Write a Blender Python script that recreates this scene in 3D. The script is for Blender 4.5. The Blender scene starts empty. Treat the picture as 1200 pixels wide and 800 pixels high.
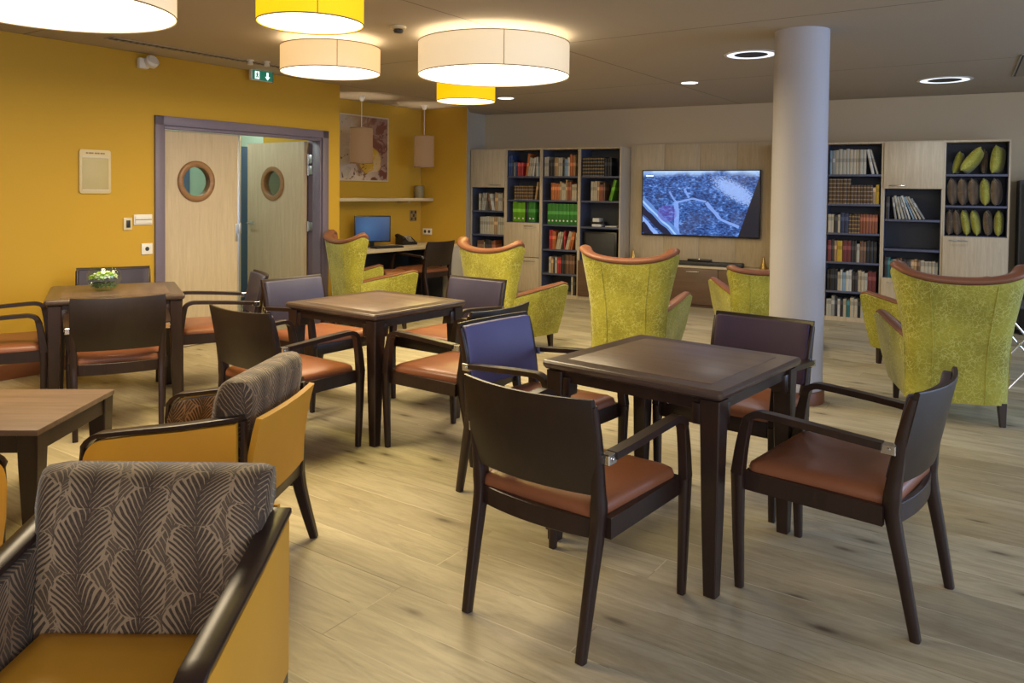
import bpy, bmesh, math, random
from math import sin, cos, pi, radians, sqrt, atan2
from mathutils import Vector, Matrix
S = bpy.context.scene
C = S.collection
random.seed(7)

# ------------------------------------------------------------------ camera, light, exposure
cam_d = bpy.data.cameras.new('camera'); cam = bpy.data.objects.new('camera', cam_d); C.objects.link(cam)
cam_d.sensor_width = 36; cam_d.lens = 913.1/1200*36; cam_d.shift_y = (250.5-400)/1200
cam_d.clip_start = 0.05
cam.matrix_world = Matrix.Translation((0, 0, 1.438)) @ Matrix.Rotation(pi/2-0.028, 4, 'X') @ Matrix.Rotation(0.011, 4, 'Z')
S.camera = cam
S.view_settings.view_transform = 'Standard'; S.view_settings.look = 'None'
S.view_settings.gamma = 1; S.view_settings.use_curve_mapping = False
S.view_settings.exposure = 0.38
S.cycles.use_denoising = True
S.cycles.max_bounces = 7; S.cycles.diffuse_bounces = 4; S.cycles.glossy_bounces = 3
S.cycles.transmission_bounces = 6; S.cycles.caustics_reflective = False; S.cycles.caustics_refractive = False
S.cycles.sample_clamp_indirect = 4.0
w = bpy.data.worlds.new('sky'); S.world = w; w.use_nodes = True
bg = w.node_tree.nodes['Background']; bg.inputs[0].default_value = (.62, .76, 1, 1); bg.inputs[1].default_value = .45

def area(name, loc, aim, sx, sy, power, col):
    d = bpy.data.lights.new(name, 'AREA'); d.shape = 'RECTANGLE'; d.size = sx; d.size_y = sy
    d.energy = power; d.color = col
    o = bpy.data.objects.new(name, d); C.objects.link(o); o.location = loc
    o.rotation_euler = (Vector(aim)-Vector(loc)).to_track_quat('-Z', 'Y').to_euler()
    return o
# daylight through the window walls on the right and behind the camera
area('window_daylight_right', (6.6, 2.6, 1.55), (0, 4.0, .7), 5.0, 2.0, 125, (.48, .66, 1))
area('window_daylight_rear', (1.0, -2.6, 1.7), (.2, 4, .6), 7.0, 2.0, 120, (.95, .95, 1))

def plight(name, loc, power, col, r=.05, spot=None, blend=.6):
    d = bpy.data.lights.new(name, 'SPOT' if spot else 'POINT'); d.energy = power; d.color = col
    d.shadow_soft_size = r
    if spot: d.spot_size = radians(spot); d.spot_blend = blend
    o = bpy.data.objects.new(name, d); C.objects.link(o); o.location = loc
    return o

H = 2.578
# ------------------------------------------------------------------ materials
class NT:
    def __init__(s, name):
        s.m = bpy.data.materials.new(name); s.m.use_nodes = True; s.t = s.m.node_tree
        s.b = s.t.nodes['Principled BSDF']; s.out = s.t.nodes['Material Output']
    def n(s, typ, ins=None, **kw):
        nd = s.t.nodes.new(typ)
        for k, v in kw.items(): setattr(nd, k, v)
        for k, v in (ins or {}).items(): s.set(nd.inputs[k], v)
        return nd
    def set(s, sock, v):
        if isinstance(v, bpy.types.NodeSocket): s.t.links.new(v, sock)
        elif isinstance(v, bpy.types.Node): s.t.links.new(v.outputs[0], sock)
        else: sock.default_value = v
    def m_(s, op, a, b=0.0, c=None):
        ins = {0: a, 1: b}
        if c is not None: ins[2] = c
        return s.n('ShaderNodeMath', ins, operation=op).outputs[0]
    def mix(s, f, a, b, mode='MIX'):
        nd = s.n('ShaderNodeMix', data_type='RGBA', blend_type=mode)
        s.set(nd.inputs[0], f); s.set(nd.inputs[6], a); s.set(nd.inputs[7], b)
        return nd.outputs[2]
    def ramp(s, f, stops, interp='LINEAR'):
        nd = s.n('ShaderNodeValToRGB'); cr = nd.color_ramp; cr.interpolation = interp
        while len(cr.elements) < len(stops): cr.elements.new(.5)
        for e, (p, c) in zip(cr.elements, stops):
            e.position = p; e.color = c if len(c) == 4 else (*c, 1)
        s.set(nd.inputs[0], f); return nd.outputs[0]
    def coords(s, scale=(1, 1, 1), rot=(0, 0, 0), loc=(0, 0, 0), kind='Object'):
        tc = s.n('ShaderNodeTexCoord')
        return s.n('ShaderNodeMapping', {0: tc.outputs[kind], 1: loc, 2: rot, 3: scale}).outputs[0]
    def noise(s, vec, scale, detail=3, rough=.5, dist=0):
        return s.n('ShaderNodeTexNoise', {'Vector': vec, 'Scale': scale, 'Detail': detail, 'Roughness': rough, 'Distortion': dist}).outputs[0]
    def bump(s, h, strength=.2, dist=.01):
        b = s.n('ShaderNodeBump', {'Height': h, 'Strength': strength, 'Distance': dist})
        s.set(s.b.inputs['Normal'], b.outputs[0])
    def fin(s, col=None, rough=None, metal=None, spec=None, sheen=None, coat=None):
        if col is not None: s.set(s.b.inputs['Base Color'], col if not isinstance(col, tuple) else (*col[:3], 1))
        if rough is not None: s.set(s.b.inputs['Roughness'], rough)
        if metal is not None: s.b.inputs['Metallic'].default_value = metal
        if spec is not None: s.b.inputs['Specular IOR Level'].default_value = spec
        if sheen is not None: s.b.inputs['Sheen Weight'].default_value = sheen; s.b.inputs['Sheen Roughness'].default_value = .4
        if coat is not None: s.b.inputs['Coat Weight'].default_value = coat
        return s.m

def plain(name, col, rough=.5, var=.12, scale=18, bump=0.0, **kw):
    t = NT(name); v = t.coords()
    f = t.noise(v, scale, 4)
    a = tuple(c*(1-var) for c in col)+(1,); b = tuple(min(1, c*(1+var)) for c in col)+(1,)
    if bump: t.bump(t.noise(v, scale*6, 3), bump, .003)
    return t.fin(t.mix(f, a, b), rough, **kw)

def wood(name, dark, light, rough=.4, scale=(1, 1, 1), freq=14, bump=.08, axis='z', **kw):
    t = NT(name)
    sc = {'z': (freq, freq, freq*.07), 'x': (freq*.07, freq, freq), 'y': (freq, freq*.07, freq)}[axis]
    v = t.coords(scale=sc)
    f = t.noise(v, 1.6, 5, .6, .6); g = t.noise(v, 7, 3, .6)
    f2 = t.m_('ADD', t.m_('MULTIPLY', f, .7), t.m_('MULTIPLY', g, .3))
    c = t.ramp(f2, [(.3, dark), (.7, light)])
    if bump: t.bump(f2, bump, .002)
    return t.fin(c, rough, **kw)

M = {}
M['wenge'] = wood('dark_stained_wood', (.018, .009, .007), (.034, .017, .013), .33, freq=10, bump=.05, spec=.45)
M['wenge_panel'] = wood('dark_back_panel', (.020, .012, .008), (.030, .018, .012), .38, freq=10, bump=.04, spec=.4)
M['table_top'] = wood('table_top_wood', (.095, .060, .046), (.185, .125, .10), .36, freq=16, axis='x', spec=.5)
M['table_edge'] = wood('table_edge_wood', (.062, .040, .033), (.105, .070, .058), .28, freq=16, axis='x', spec=.5)
M['coffee_top'] = wood('coffee_table_wood', (.105, .066, .047), (.20, .135, .10), .42, freq=14, axis='x')
M['brown_leather'] = plain('brown_leather', (.27, .098, .045), .36, .10, 9, .12, spec=.45)
M['tan_leather'] = plain('tan_leather', (.235, .092, .048), .42, .10, 9, .1, spec=.4)
M['purple'] = plain('purple_vinyl', (.042, .036, .075), .48, .12, 8, .05, spec=.35)
M['plum'] = plain('plum_velvet', (.042, .021, .055), .7, .3, 6, .05)
M['blue_purple'] = plain('blue_purple_vinyl', (.115, .108, .27), .5, .08, 8, .05)
M['slate'] = plain('slate_purple_vinyl', (.042, .040, .085), .5, .1, 8, .05)
M['chrome'] = plain('chrome', (.75, .75, .76), .18, .03, 30, metal=1.0)
M['steel'] = plain('brushed_steel', (.55, .56, .57), .35, .05, 60, metal=1.0)
M['yellow_leather'] = plain('yellow_leather', (.72, .36, .035), .42, .07, 7, .08, spec=.35)
M['yellow_wall'] = plain('yellow_wall_paint', (.53, .325, .038), .72, .03, 2, .03, spec=.25)
M['cream_wall'] = plain('beige_wall_paint', (.58, .475, .32), .8, .03, 2, .03)
M['grey_wall'] = plain('grey_wall_paint', (.52, .475, .40), .8, .03, 2, .03)
M['teal_wall'] = plain('pale_teal_paint', (.50, .66, .58), .8, .03, 2)
M['column'] = plain('column_paint', (.45, .44, .48), .6, .03, 3, .02)
M['skirting'] = plain('terracotta_skirting', (.18, .062, .025), .45, .1, 6)
M['purple_paint'] = plain('purple_door_frame_paint', (.155, .130, .195), .45, .04, 6)
M['blue_paint'] = plain('blue_door_frame_paint', (.11, .19, .36), .45, .04, 6)
M['oak'] = wood('light_oak_veneer', (.47, .375, .245), (.64, .53, .375), .5, freq=26, bump=.03, axis='z')
M['oak_x'] = wood('light_oak_veneer_flat', (.50, .41, .27), (.64, .54, .38), .5, freq=22, bump=.02, axis='x')
M['door_oak'] = wood('door_oak_veneer', (.43, .345, .235), (.56, .46, .33), .5, freq=20, bump=.02, axis='z')
M['porthole'] = wood('porthole_ring_wood', (.20, .10, .04), (.30, .16, .07), .4, freq=20, axis='x')
M['tv_brown'] = wood('brown_cabinet_front', (.11, .062, .036), (.17, .10, .062), .45, freq=14, axis='x')
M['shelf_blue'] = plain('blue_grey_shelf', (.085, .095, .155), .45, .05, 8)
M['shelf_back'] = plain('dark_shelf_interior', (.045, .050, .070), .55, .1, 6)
M['white'] = plain('white_plastic', (.74, .73, .70), .4, .03, 20)
M['ivory'] = plain('ivory_plastic', (.62, .54, .36), .4, .04, 20)
M['black'] = plain('black_plastic', (.012, .012, .014), .35, .1, 20)
M['dark'] = plain('dark_grey_plastic', (.035, .036, .04), .5, .1, 20)
M['gold'] = plain('gold_paint', (.62, .42, .14), .35, .1, 30, metal=.8)
M['pages'] = plain('book_pages', (.62, .56, .44), .8, .08, 60)
M['grey_fabric'] = plain('grey_desk_laminate', (.50, .46, .38), .5, .04, 10)

def green_velvet():
    t = NT('green_crackle_velvet'); v = t.coords()
    wn = t.n('ShaderNodeTexNoise', {'Vector': v, 'Scale': 26, 'Detail': 4}).outputs[1]
    wv = t.n('ShaderNodeVectorMath', {0: wn, 1: (.07, .07, .07), 2: v}, operation='MULTIPLY_ADD').outputs[0]
    vo = t.n('ShaderNodeTexVoronoi', {'Vector': wv, 'Scale': 34}, feature='DISTANCE_TO_EDGE')
    crack = t.ramp(vo.outputs[0], [(0, (1, 1, 1)), (.10, (0, 0, 0))])
    big = t.noise(v, 3.5, 4)
    base = t.ramp(big, [(.3, (.22, .205, .010)), (.7, (.40, .375, .035))])
    crack = t.m_('MULTIPLY', crack, t.ramp(t.noise(v, 9, 3), [(.35, (.25, .25, .25)), (.65, (1, 1, 1))]))
    t.bump(crack, .35, .004)
    return t.fin(t.mix(t.m_('MULTIPLY', crack, .7), base, (.66, .64, .18, 1)), .62, sheen=.35)
M['green'] = green_velvet()

def frond(name, plane, cellu=.13, cellv=.165, dark=(.045, .025, .012), light=(.29, .20, .115)):
    t = NT(name); tc = t.n('ShaderNodeTexCoord')
    sp = t.n('ShaderNodeSeparateXYZ', {0: tc.outputs['Object']})
    u0 = sp.outputs[0 if plane == 'xz' else 1]; y = sp.outputs[1 if plane == 'xz' else 0]; z0 = sp.outputs[2]
    if plane == 'xz': z0 = t.m_('SUBTRACT', z0, y)         # rolls over the top of the cushion
    wob = t.noise(tc.outputs['Object'], 11, 2)
    wv = t.m_('MULTIPLY', t.m_('SUBTRACT', wob, .5), .035)
    def layer(du, dv, sgn):
        u = t.m_('ADD', u0, wv)
        U = t.m_('ADD', t.m_('DIVIDE', t.m_('ADD', u, 5.0), cellu), du)
        fl = t.m_('FLOOR', U)
        V = t.m_('ADD', t.m_('ADD', t.m_('DIVIDE', t.m_('ADD', z0, 5.0), cellv), dv), t.m_('MULTIPLY', fl, .37))
        par = t.m_('MODULO', t.m_('FLOOR', V), 2.0)
        fv = t.m_('FRACT', V); fu = t.m_('SUBTRACT', t.m_('FRACT', U), .5)
        sg = t.m_('SUBTRACT', t.m_('MULTIPLY', par, 2.0), 1.0)
        cv = t.m_('SUBTRACT', fv, .5)
        fu = t.m_('ADD', fu, t.m_('MULTIPLY', t.m_('MULTIPLY', sg, .34*sgn), t.m_('SUBTRACT', t.m_('MULTIPLY', cv, cv), .12)))
        fu = t.m_('ADD', fu, t.m_('MULTIPLY', t.m_('MULTIPLY', sg, .20), cv))
        d = t.m_('ABSOLUTE', fu)
        ph = t.m_('SUBTRACT', fv, t.m_('MULTIPLY', t.m_('POWER', d, .80), .95))
        st = t.m_('FRACT', t.m_('MULTIPLY', ph, 9.0))
        tri = t.m_('ABSOLUTE', t.m_('SUBTRACT', st, .5))
        leaf = t.m_('LESS_THAN', tri, t.m_('SUBTRACT', .45, t.m_('MULTIPLY', d, .55)))
        # leaflet tips: width of the frond varies from leaflet to leaflet
        q = t.m_('FRACT', t.m_('MULTIPLY', t.m_('SINE', t.m_('MULTIPLY', t.m_('FLOOR', t.m_('MULTIPLY', ph, 9.0)), 12.9)), 43.7))
        wid = t.m_('MULTIPLY', t.m_('POWER', t.m_('SINE', t.m_('MULTIPLY', t.m_('MAXIMUM', t.m_('MINIMUM', ph, .97), -.35), pi*.72)), 1.0), .5)
        lim = t.m_('SUBTRACT', .50, t.m_('MULTIPLY', q, .10))
        head = t.m_('GREATER_THAN', ph, t.m_('SUBTRACT', t.m_('MULTIPLY', q, .06), .62))
        inside = t.m_('MULTIPLY', t.m_('LESS_THAN', d, t.m_('MULTIPLY', lim, t.m_('POWER', t.m_('SINE', t.m_('MULTIPLY', fv, pi)), .28))), head)
        rib = t.m_('LESS_THAN', d, .016)
        return t.m_('MAXIMUM', t.m_('MULTIPLY', leaf, inside), rib), t.m_('MULTIPLY', head, t.m_('LESS_THAN', d, t.m_('ADD', .05, t.m_('MULTIPLY', lim, t.m_('POWER', t.m_('SINE', t.m_('MULTIPLY', fv, pi)), .28)))))
    ka, ia = layer(0, 0, 1); kb, ib = layer(.5, .43, -1)
    k = t.m_('ADD', ka, t.m_('MULTIPLY', t.m_('MULTIPLY', kb, .85), t.m_('SUBTRACT', 1.0, ia)))
    k = t.m_('MULTIPLY', k, t.m_('ADD', .72, t.m_('MULTIPLY', t.noise(tc.outputs['Object'], 140, 2), .45)))
    t.bump(k, .3, .003)
    return t.fin(t.mix(k, (*light, 1), (*dark, 1)), .75, sheen=.25)
M['frond_xz'] = frond('palm_leaf_velvet', 'xz')
M['frond_yz'] = frond('palm_leaf_velvet_side', 'yz')

def floor_mat():
    t = NT('oak_plank_floor')
    a = atan2(.5655, -.8247)
    v = t.coords(rot=(0, 0, -a))
    br = t.n('ShaderNodeTexBrick', {'Vector': v, 'Color1': (0, 0, 0, 1), 'Color2': (1, 1, 1, 1), 'Mortar': (.5, .5, .5, 1), 'Scale': 1.0,
             'Mortar Size': .0028, 'Mortar Smooth': .3, 'Bias': 0, 'Brick Width': 1.9, 'Row Height': .19}, offset=.37, offset_frequency=3)
    rnd = t.n('ShaderNodeSeparateColor', {0: br.outputs[0]}).outputs[0]
    sh = t.n('ShaderNodeCombineXYZ', {0: t.m_('MULTIPLY', rnd, 7.0), 1: t.m_('MULTIPLY', rnd, 3.0), 2: rnd}).outputs[0]
    v2 = t.n('ShaderNodeVectorMath', {0: v, 1: sh}, operation='ADD').outputs[0]
    vs = t.n('ShaderNodeMapping', {0: v2, 3: (1.0, 7, 1)}).outputs[0]
    g1 = t.noise(vs, 2.0, 7, .66, 1.6); g2 = t.noise(vs, 16, 4, .65, .6)
    vb = t.n('ShaderNodeMapping', {0: v2, 3: (.55, 2.0, 1)}).outputs[0]
    blotch = t.noise(vb, 2.0, 3, .5, .4)
    base = t.ramp(rnd, [(0, (.42, .36, .235)), (.35, (.52, .45, .30)), (.7, (.60, .53, .37)), (1, (.47, .42, .30))])
    c = t.mix(t.ramp(g1, [(.36, (1, 1, 1)), (.62, (0, 0, 0))]), base, (.24, .185, .11, 1)); 
    c = t.mix(.50, base, c)
    c = t.mix(t.m_('MULTIPLY', t.ramp(g2, [(.45, (0, 0, 0)), (.75, (1, 1, 1))]), .28), c, (.62, .57, .45, 1))
    c = t.mix(t.m_('MULTIPLY', t.ramp(blotch, [(.50, (0, 0, 0)), (.68, (1, 1, 1))]), .38), c, (.20, .15, .085, 1))
    # knots
    vk = t.n('ShaderNodeMapping', {0: v2, 3: (.9, 2.6, 1)}).outputs[0]
    vo = t.n('ShaderNodeTexVoronoi', {'Vector': vk, 'Scale': 1.15, 'Randomness': 1.0}, feature='F1', voronoi_dimensions='2D')
    kd = t.m_('ADD', vo.outputs[0], t.m_('MULTIPLY', t.noise(vk, 14, 2), .05))
    knot = t.ramp(kd, [(.040, (1, 1, 1)), (.085, (.25, .25, .25)), (.17, (0, 0, 0))])
    c = t.mix(t.m_('MULTIPLY', knot, .8), c, (.085, .055, .03, 1))
    line = t.m_('MULTIPLY', br.outputs[1], .42)
    c = t.mix(line, c, t.mix(t.m_('GREATER_THAN', blotch, .5), (.74, .67, .50, 1), (.16, .12, .07, 1)))
    t.bump(t.m_('SUBTRACT', g1, t.m_('MULTIPLY', br.outputs[1], 1.0)), .12, .003)
    return t.fin(c, t.m_('ADD', .36, t.m_('MULTIPLY', g2, .22)), spec=.42)
M['floor'] = floor_mat()

def ceiling_mat():
    t = NT('ceiling_panels')
    v = t.coords(rot=(0, 0, -atan2(.8246, .5657)), loc=(-.36, -.062, 0))
    br = t.n('ShaderNodeTexBrick', {'Vector': v, 'Color1': (.43, .38, .315, 1), 'Color2': (.455, .40, .335, 1), 'Mortar': (.16, .14, .12, 1), 'Scale': 1.0,
             'Mortar Size': .006, 'Mortar Smooth': .3, 'Brick Width': 2.4, 'Row Height': 3.144}, offset=0.0)
    t.bump(t.m_('SUBTRACT', 1.0, br.outputs[1]), .3, .004)
    return t.fin(br.outputs[0], .85, spec=.2)
M['ceiling'] = ceiling_mat()

def emis(name, col, strength, base=(.8, .8, .8), rough=.6):
    t = NT(name); t.fin(base, rough)
    t.b.inputs['Emission Color'].default_value = (*col, 1); t.b.inputs['Emission Strength'].default_value = strength
    return t.m
def weave(name, col, strength, base):
    t = NT(name); v = t.coords(scale=(1, 1, 1))
    f = t.noise(v, 160, 2)
    t.fin(base, .8)
    t.set(t.b.inputs['Emission Color'], t.mix(f, tuple(c*.9 for c in col)+(1,), (*col, 1)))
    t.b.inputs['Emission Strength'].default_value = strength
    t.bump(f, .1, .002)
    return t.m
M['diffuser'] = emis('lit_lamp_diffuser', (1, .86, .62), 2.6)
M['shade_cream'] = weave('cream_lamp_shade', (1, .76, .46), .44, (.8, .72, .55))
M['shade_peach'] = weave('peach_lamp_shade', (1, .64, .28), .56, (.8, .68, .5))
M['shade_yellow'] = weave('yellow_lamp_shade', (1, .54, .0), .72, (.85, .6, .02))
M['shade_brown'] = weave('brown_lamp_shade', (1, .52, .22), .12, (.07, .045, .027))
M['downlight'] = emis('lit_downlight', (.95, .97, 1), 3.0)
M['ring'] = emis('lit_ring', (.80, .90, 1), .9)
M['exit_green'] = emis('exit_sign_green', (.01, .14, .08), .6, (.01, .12, .07))
M['exit_white'] = emis('exit_sign_white', (.8, 1, .95), 1.0)
M['rim'] = plain('shade_rim', (.25, .17, .09), .6)

def glass(name='clear_glass', col=(.95, 1, .98), rough=0.0):
    t = NT(name); t.fin(col, rough); t.b.inputs['Transmission Weight'].default_value = 1; t.b.inputs['IOR'].default_value = 1.45
    return t.m
M['glass'] = glass()
def thin_glass(name, tint, refl=.12):
    t = NT(name)
    tr = t.n('ShaderNodeBsdfTransparent', {0: (*tint, 1)}); gl = t.n('ShaderNodeBsdfGlossy', {0: (1, 1, 1, 1), 1: .03})
    mx = t.n('ShaderNodeMixShader', {0: refl, 1: tr.outputs[0], 2: gl.outputs[0]})
    t.t.links.new(mx.outputs[0], t.out.inputs[0]); return t.m
M['pane'] = thin_glass('door_window_glass', (.82, .92, .88), .10)
M['bowl'] = thin_glass('bowl_glass', (.93, .97, .95), .06)

def screen_tv():
    t = NT('tv_city_view'); tc = t.n('ShaderNodeTexCoord'); v = tc.outputs['Object']
    sp = t.n('ShaderNodeSeparateXYZ', {0: v}); x = sp.outputs[0]; z = sp.outputs[2]     # x 0..1.5, z 0..0.83
    n1 = t.noise(v, 9, 8, .72, .4)
    per = t.n('ShaderNodeMapping', {0: v, 3: (1, 1, 2.2)}).outputs[0]
    vo = t.n('ShaderNodeTexVoronoi', {'Vector': per, 'Scale': 26}, feature='F1').outputs[0]
    n2 = t.noise(per, 34, 5, .8)
    f = t.m_('ADD', t.m_('MULTIPLY', n1, .45), t.m_('ADD', t.m_('MULTIPLY', n2, .45), t.m_('MULTIPLY', vo, .2)))
    c = t.ramp(f, [(.42, (.004, .010, .045)), (.54, (.02, .06, .22)), (.63, (.06, .16, .48)), (.76, (.32, .52, .95))])
    big = t.noise(v, 2.6, 2)
    c = t.mix(t.m_('MULTIPLY', t.ramp(big, [(.55, (0, 0, 0)), (.65, (1, 1, 1))]), .35), c, (.05, .05, .09, 1))
    # bright river bend at the right
    dx = t.m_('SUBTRACT', x, 1.20); dz = t.m_('SUBTRACT', z, .57)
    el = t.m_('ADD', t.m_('POWER', t.m_('MULTIPLY', dx, 3.6), 2.0), t.m_('POWER', t.m_('MULTIPLY', t.m_('ADD', dz, t.m_('MULTIPLY', dx, .5)), 8.0), 2.0))
    el = t.m_('ADD', el, t.m_('MULTIPLY', t.m_('SUBTRACT', n2, .5), 6.0))
    c = t.mix(t.m_('MULTIPLY', t.m_('LESS_THAN', el, .8), .8), c, (.28, .42, .80, 1))
    def road(ax, az, bx, bz, wd, amt, cc=(.20, .34, .78, 1)):
        nonlocal c
        L = sqrt((bx-ax)**2+(bz-az)**2); ux, uz = (bx-ax)/L, (bz-az)/L
        px = t.m_('SUBTRACT', x, ax); pz = t.m_('SUBTRACT', z, az)
        al = t.m_('ADD', t.m_('MULTIPLY', px, ux), t.m_('MULTIPLY', pz, uz))
        ac = t.m_('SUBTRACT', t.m_('MULTIPLY', px, uz), t.m_('MULTIPLY', pz, ux))
        ac = t.m_('ABSOLUTE', t.m_('ADD', ac, t.m_('MULTIPLY', t.m_('SUBTRACT', t.noise(v, 5, 1), .5), .04)))
        k = t.m_('MULTIPLY', t.m_('LESS_THAN', ac, wd), t.m_('MULTIPLY', t.m_('GREATER_THAN', al, 0.0), t.m_('LESS_THAN', al, L)))
        c = t.mix(t.m_('MULTIPLY', k, amt), c, cc)
    road(.47, .0, .45, .42, .030, .8); road(.45, .42, .66, .47, .012, .8); road(.66, .47, .84, .43, .012, .8)
    road(.84, .42, 1.02, .22, .022, .8); road(1.02, .22, 1.26, .12, .016, .8); road(.45, .42, .36, .56, .014, .7); road(.62, .48, .56, .60, .014, .7)
    road(-.05, .47, .52, -.06, .055, .85, (.10, .22, .55, 1)); road(-.05, .47, .52, -.06, .012, .9, (.30, .50, .90, 1))
    road(-.05, .36, .40, -.06, .040, 1, (.008, .012, .04, 1)); road(-.05, .24, .24, -.06, .030, .9, (.22, .36, .75, 1))
    road(-.02, .13, .12, -.04, .05, 1, (.008, .010, .03, 1))
    # purple quarter
    pq = t.m_('ADD', t.m_('POWER', t.m_('MULTIPLY', t.m_('SUBTRACT', x, .33), 7.0), 2.0), t.m_('POWER', t.m_('MULTIPLY', t.m_('SUBTRACT', z, .27), 8.0), 2.0))
    c = t.mix(t.m_('MULTIPLY', t.m_('LESS_THAN', t.m_('ADD', pq, t.m_('MULTIPLY', n2, .8)), 1.2), .4), c, (.12, .06, .40, 1))
    # hazy top and dark structure at the lower right
    c = t.mix(t.m_('MULTIPLY', t.ramp(z, [(.74, (0, 0, 0)), (.83, (1, 1, 1))]), t.ramp(t.noise(v, 3, 1), [(.45, (0, 0, 0)), (.6, (1, 1, 1))])), c, (.40, .60, .95, 1))
    edge = t.m_('SUBTRACT', x, t.m_('ADD', 1.25, t.m_('MULTIPLY', z, .33)))
    c = t.mix(t.m_('GREATER_THAN', edge, 0.0), c, (.012, .012, .02, 1))
    t.fin((.01, .01, .012), .2); t.set(t.b.inputs['Emission Color'], c); t.b.inputs['Emission Strength'].default_value = 1.0
    return t.m
M['tv'] = screen_tv()

def painting_mat():
    t = NT('abstract_blossom_painting'); v = t.coords()
    sp = t.n('ShaderNodeSeparateXYZ', {0: v}); x = sp.outputs[0]; z = sp.outputs[2]
    n1 = t.noise(v, 4.5, 7, .62, 1.2); n2 = t.noise(v, 2.4, 3, .5, .5); n3 = t.noise(v, 9, 6, .7, 1.2)
    gx = t.m_('ADD', x, t.m_('MULTIPLY', t.m_('SUBTRACT', n2, .5), .6))
    c = t.ramp(gx, [(.15, (.55, .48, .36)), (.40, (.40, .26, .12)), (.60, (.22, .085, .045)), (.85, (.16, .05, .03))])
    gold = t.m_('ADD', t.m_('POWER', t.m_('MULTIPLY', t.m_('SUBTRACT', x, .68), 3.4), 2.0), t.m_('POWER', t.m_('MULTIPLY', t.m_('SUBTRACT', z, .26), 4.0), 2.0))
    c = t.mix(t.ramp(t.m_('ADD', gold, n1), [(.9, (1, 1, 1)), (1.0, (0, 0, 0))]), c, (.55, .33, .03, 1))
    wz = t.ramp(t.m_('ADD', t.m_('SUBTRACT', .5, z), t.m_('MULTIPLY', t.m_('SUBTRACT', .5, x), .6)), [(0, (.25, .25, .25)), (.5, (1, 1, 1))])
    c = t.mix(t.m_('MULTIPLY', t.ramp(n1, [(.50, (0, 0, 0)), (.54, (1, 1, 1))]), wz), c, (.62, .50, .40, 1))
    c = t.mix(t.ramp(n3, [(.60, (0, 0, 0)), (.63, (1, 1, 1))]), c, (.10, .03, .02, 1))
    return t.fin(c, .6)
M['painting'] = painting_mat()
def monitor_mat():
    t = NT('monitor_blue_screen'); v = t.coords()
    sp = t.n('ShaderNodeSeparateXYZ', {0: v})
    d = t.n('ShaderNodeVectorMath', {0: v, 1: (-.09, 0, .24)}, operation='DISTANCE').outputs[1]
    c = t.ramp(t.m_('MULTIPLY', d, 3.0), [(0, (.10, .30, .65)), (.6, (.02, .09, .30)), (1, (.01, .03, .12))])
    t.fin((.02, .03, .05), .15); t.set(t.b.inputs['Emission Color'], c); t.b.inputs['Emission Strength'].default_value = .26
    return t.m
M['monitor'] = monitor_mat()
BOOKM = {}
def bookmat(name, col):
    if name not in BOOKM:
        t = NT(name.replace(' ', '_')+'_cover'); tc = t.n('ShaderNodeTexCoord')
        z = t.n('ShaderNodeSeparateXYZ', {0: tc.outputs['Object']}).outputs[2]
        if 'gilded' in name:
            st = t.m_('LESS_THAN', t.m_('FRACT', t.m_('MULTIPLY', z, 22.0)), .22)
            c = t.mix(t.m_('MULTIPLY', st, .75), (*col, 1), (.45, .31, .12, 1))
        else:
            n = t.noise(t.n('ShaderNodeMapping', {0: tc.outputs['Object'], 3: (20, 20, 14)}).outputs[0], 1.5, 2)
            band = t.m_('LESS_THAN', t.m_('ABSOLUTE', t.m_('SUBTRACT', z, .16)), .022)
            lum = sum(col)/3
            alt = tuple(min(1, c*1.9+.05) for c in col) if lum < .3 else tuple(c*.45 for c in col)
            c = t.mix(t.m_('MULTIPLY', band, .65), t.mix(n, tuple(c*.75 for c in col)+(1,), (*col, 1)), (*alt, 1))
        BOOKM[name] = t.fin(c, .5)
    return BOOKM[name]

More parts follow.
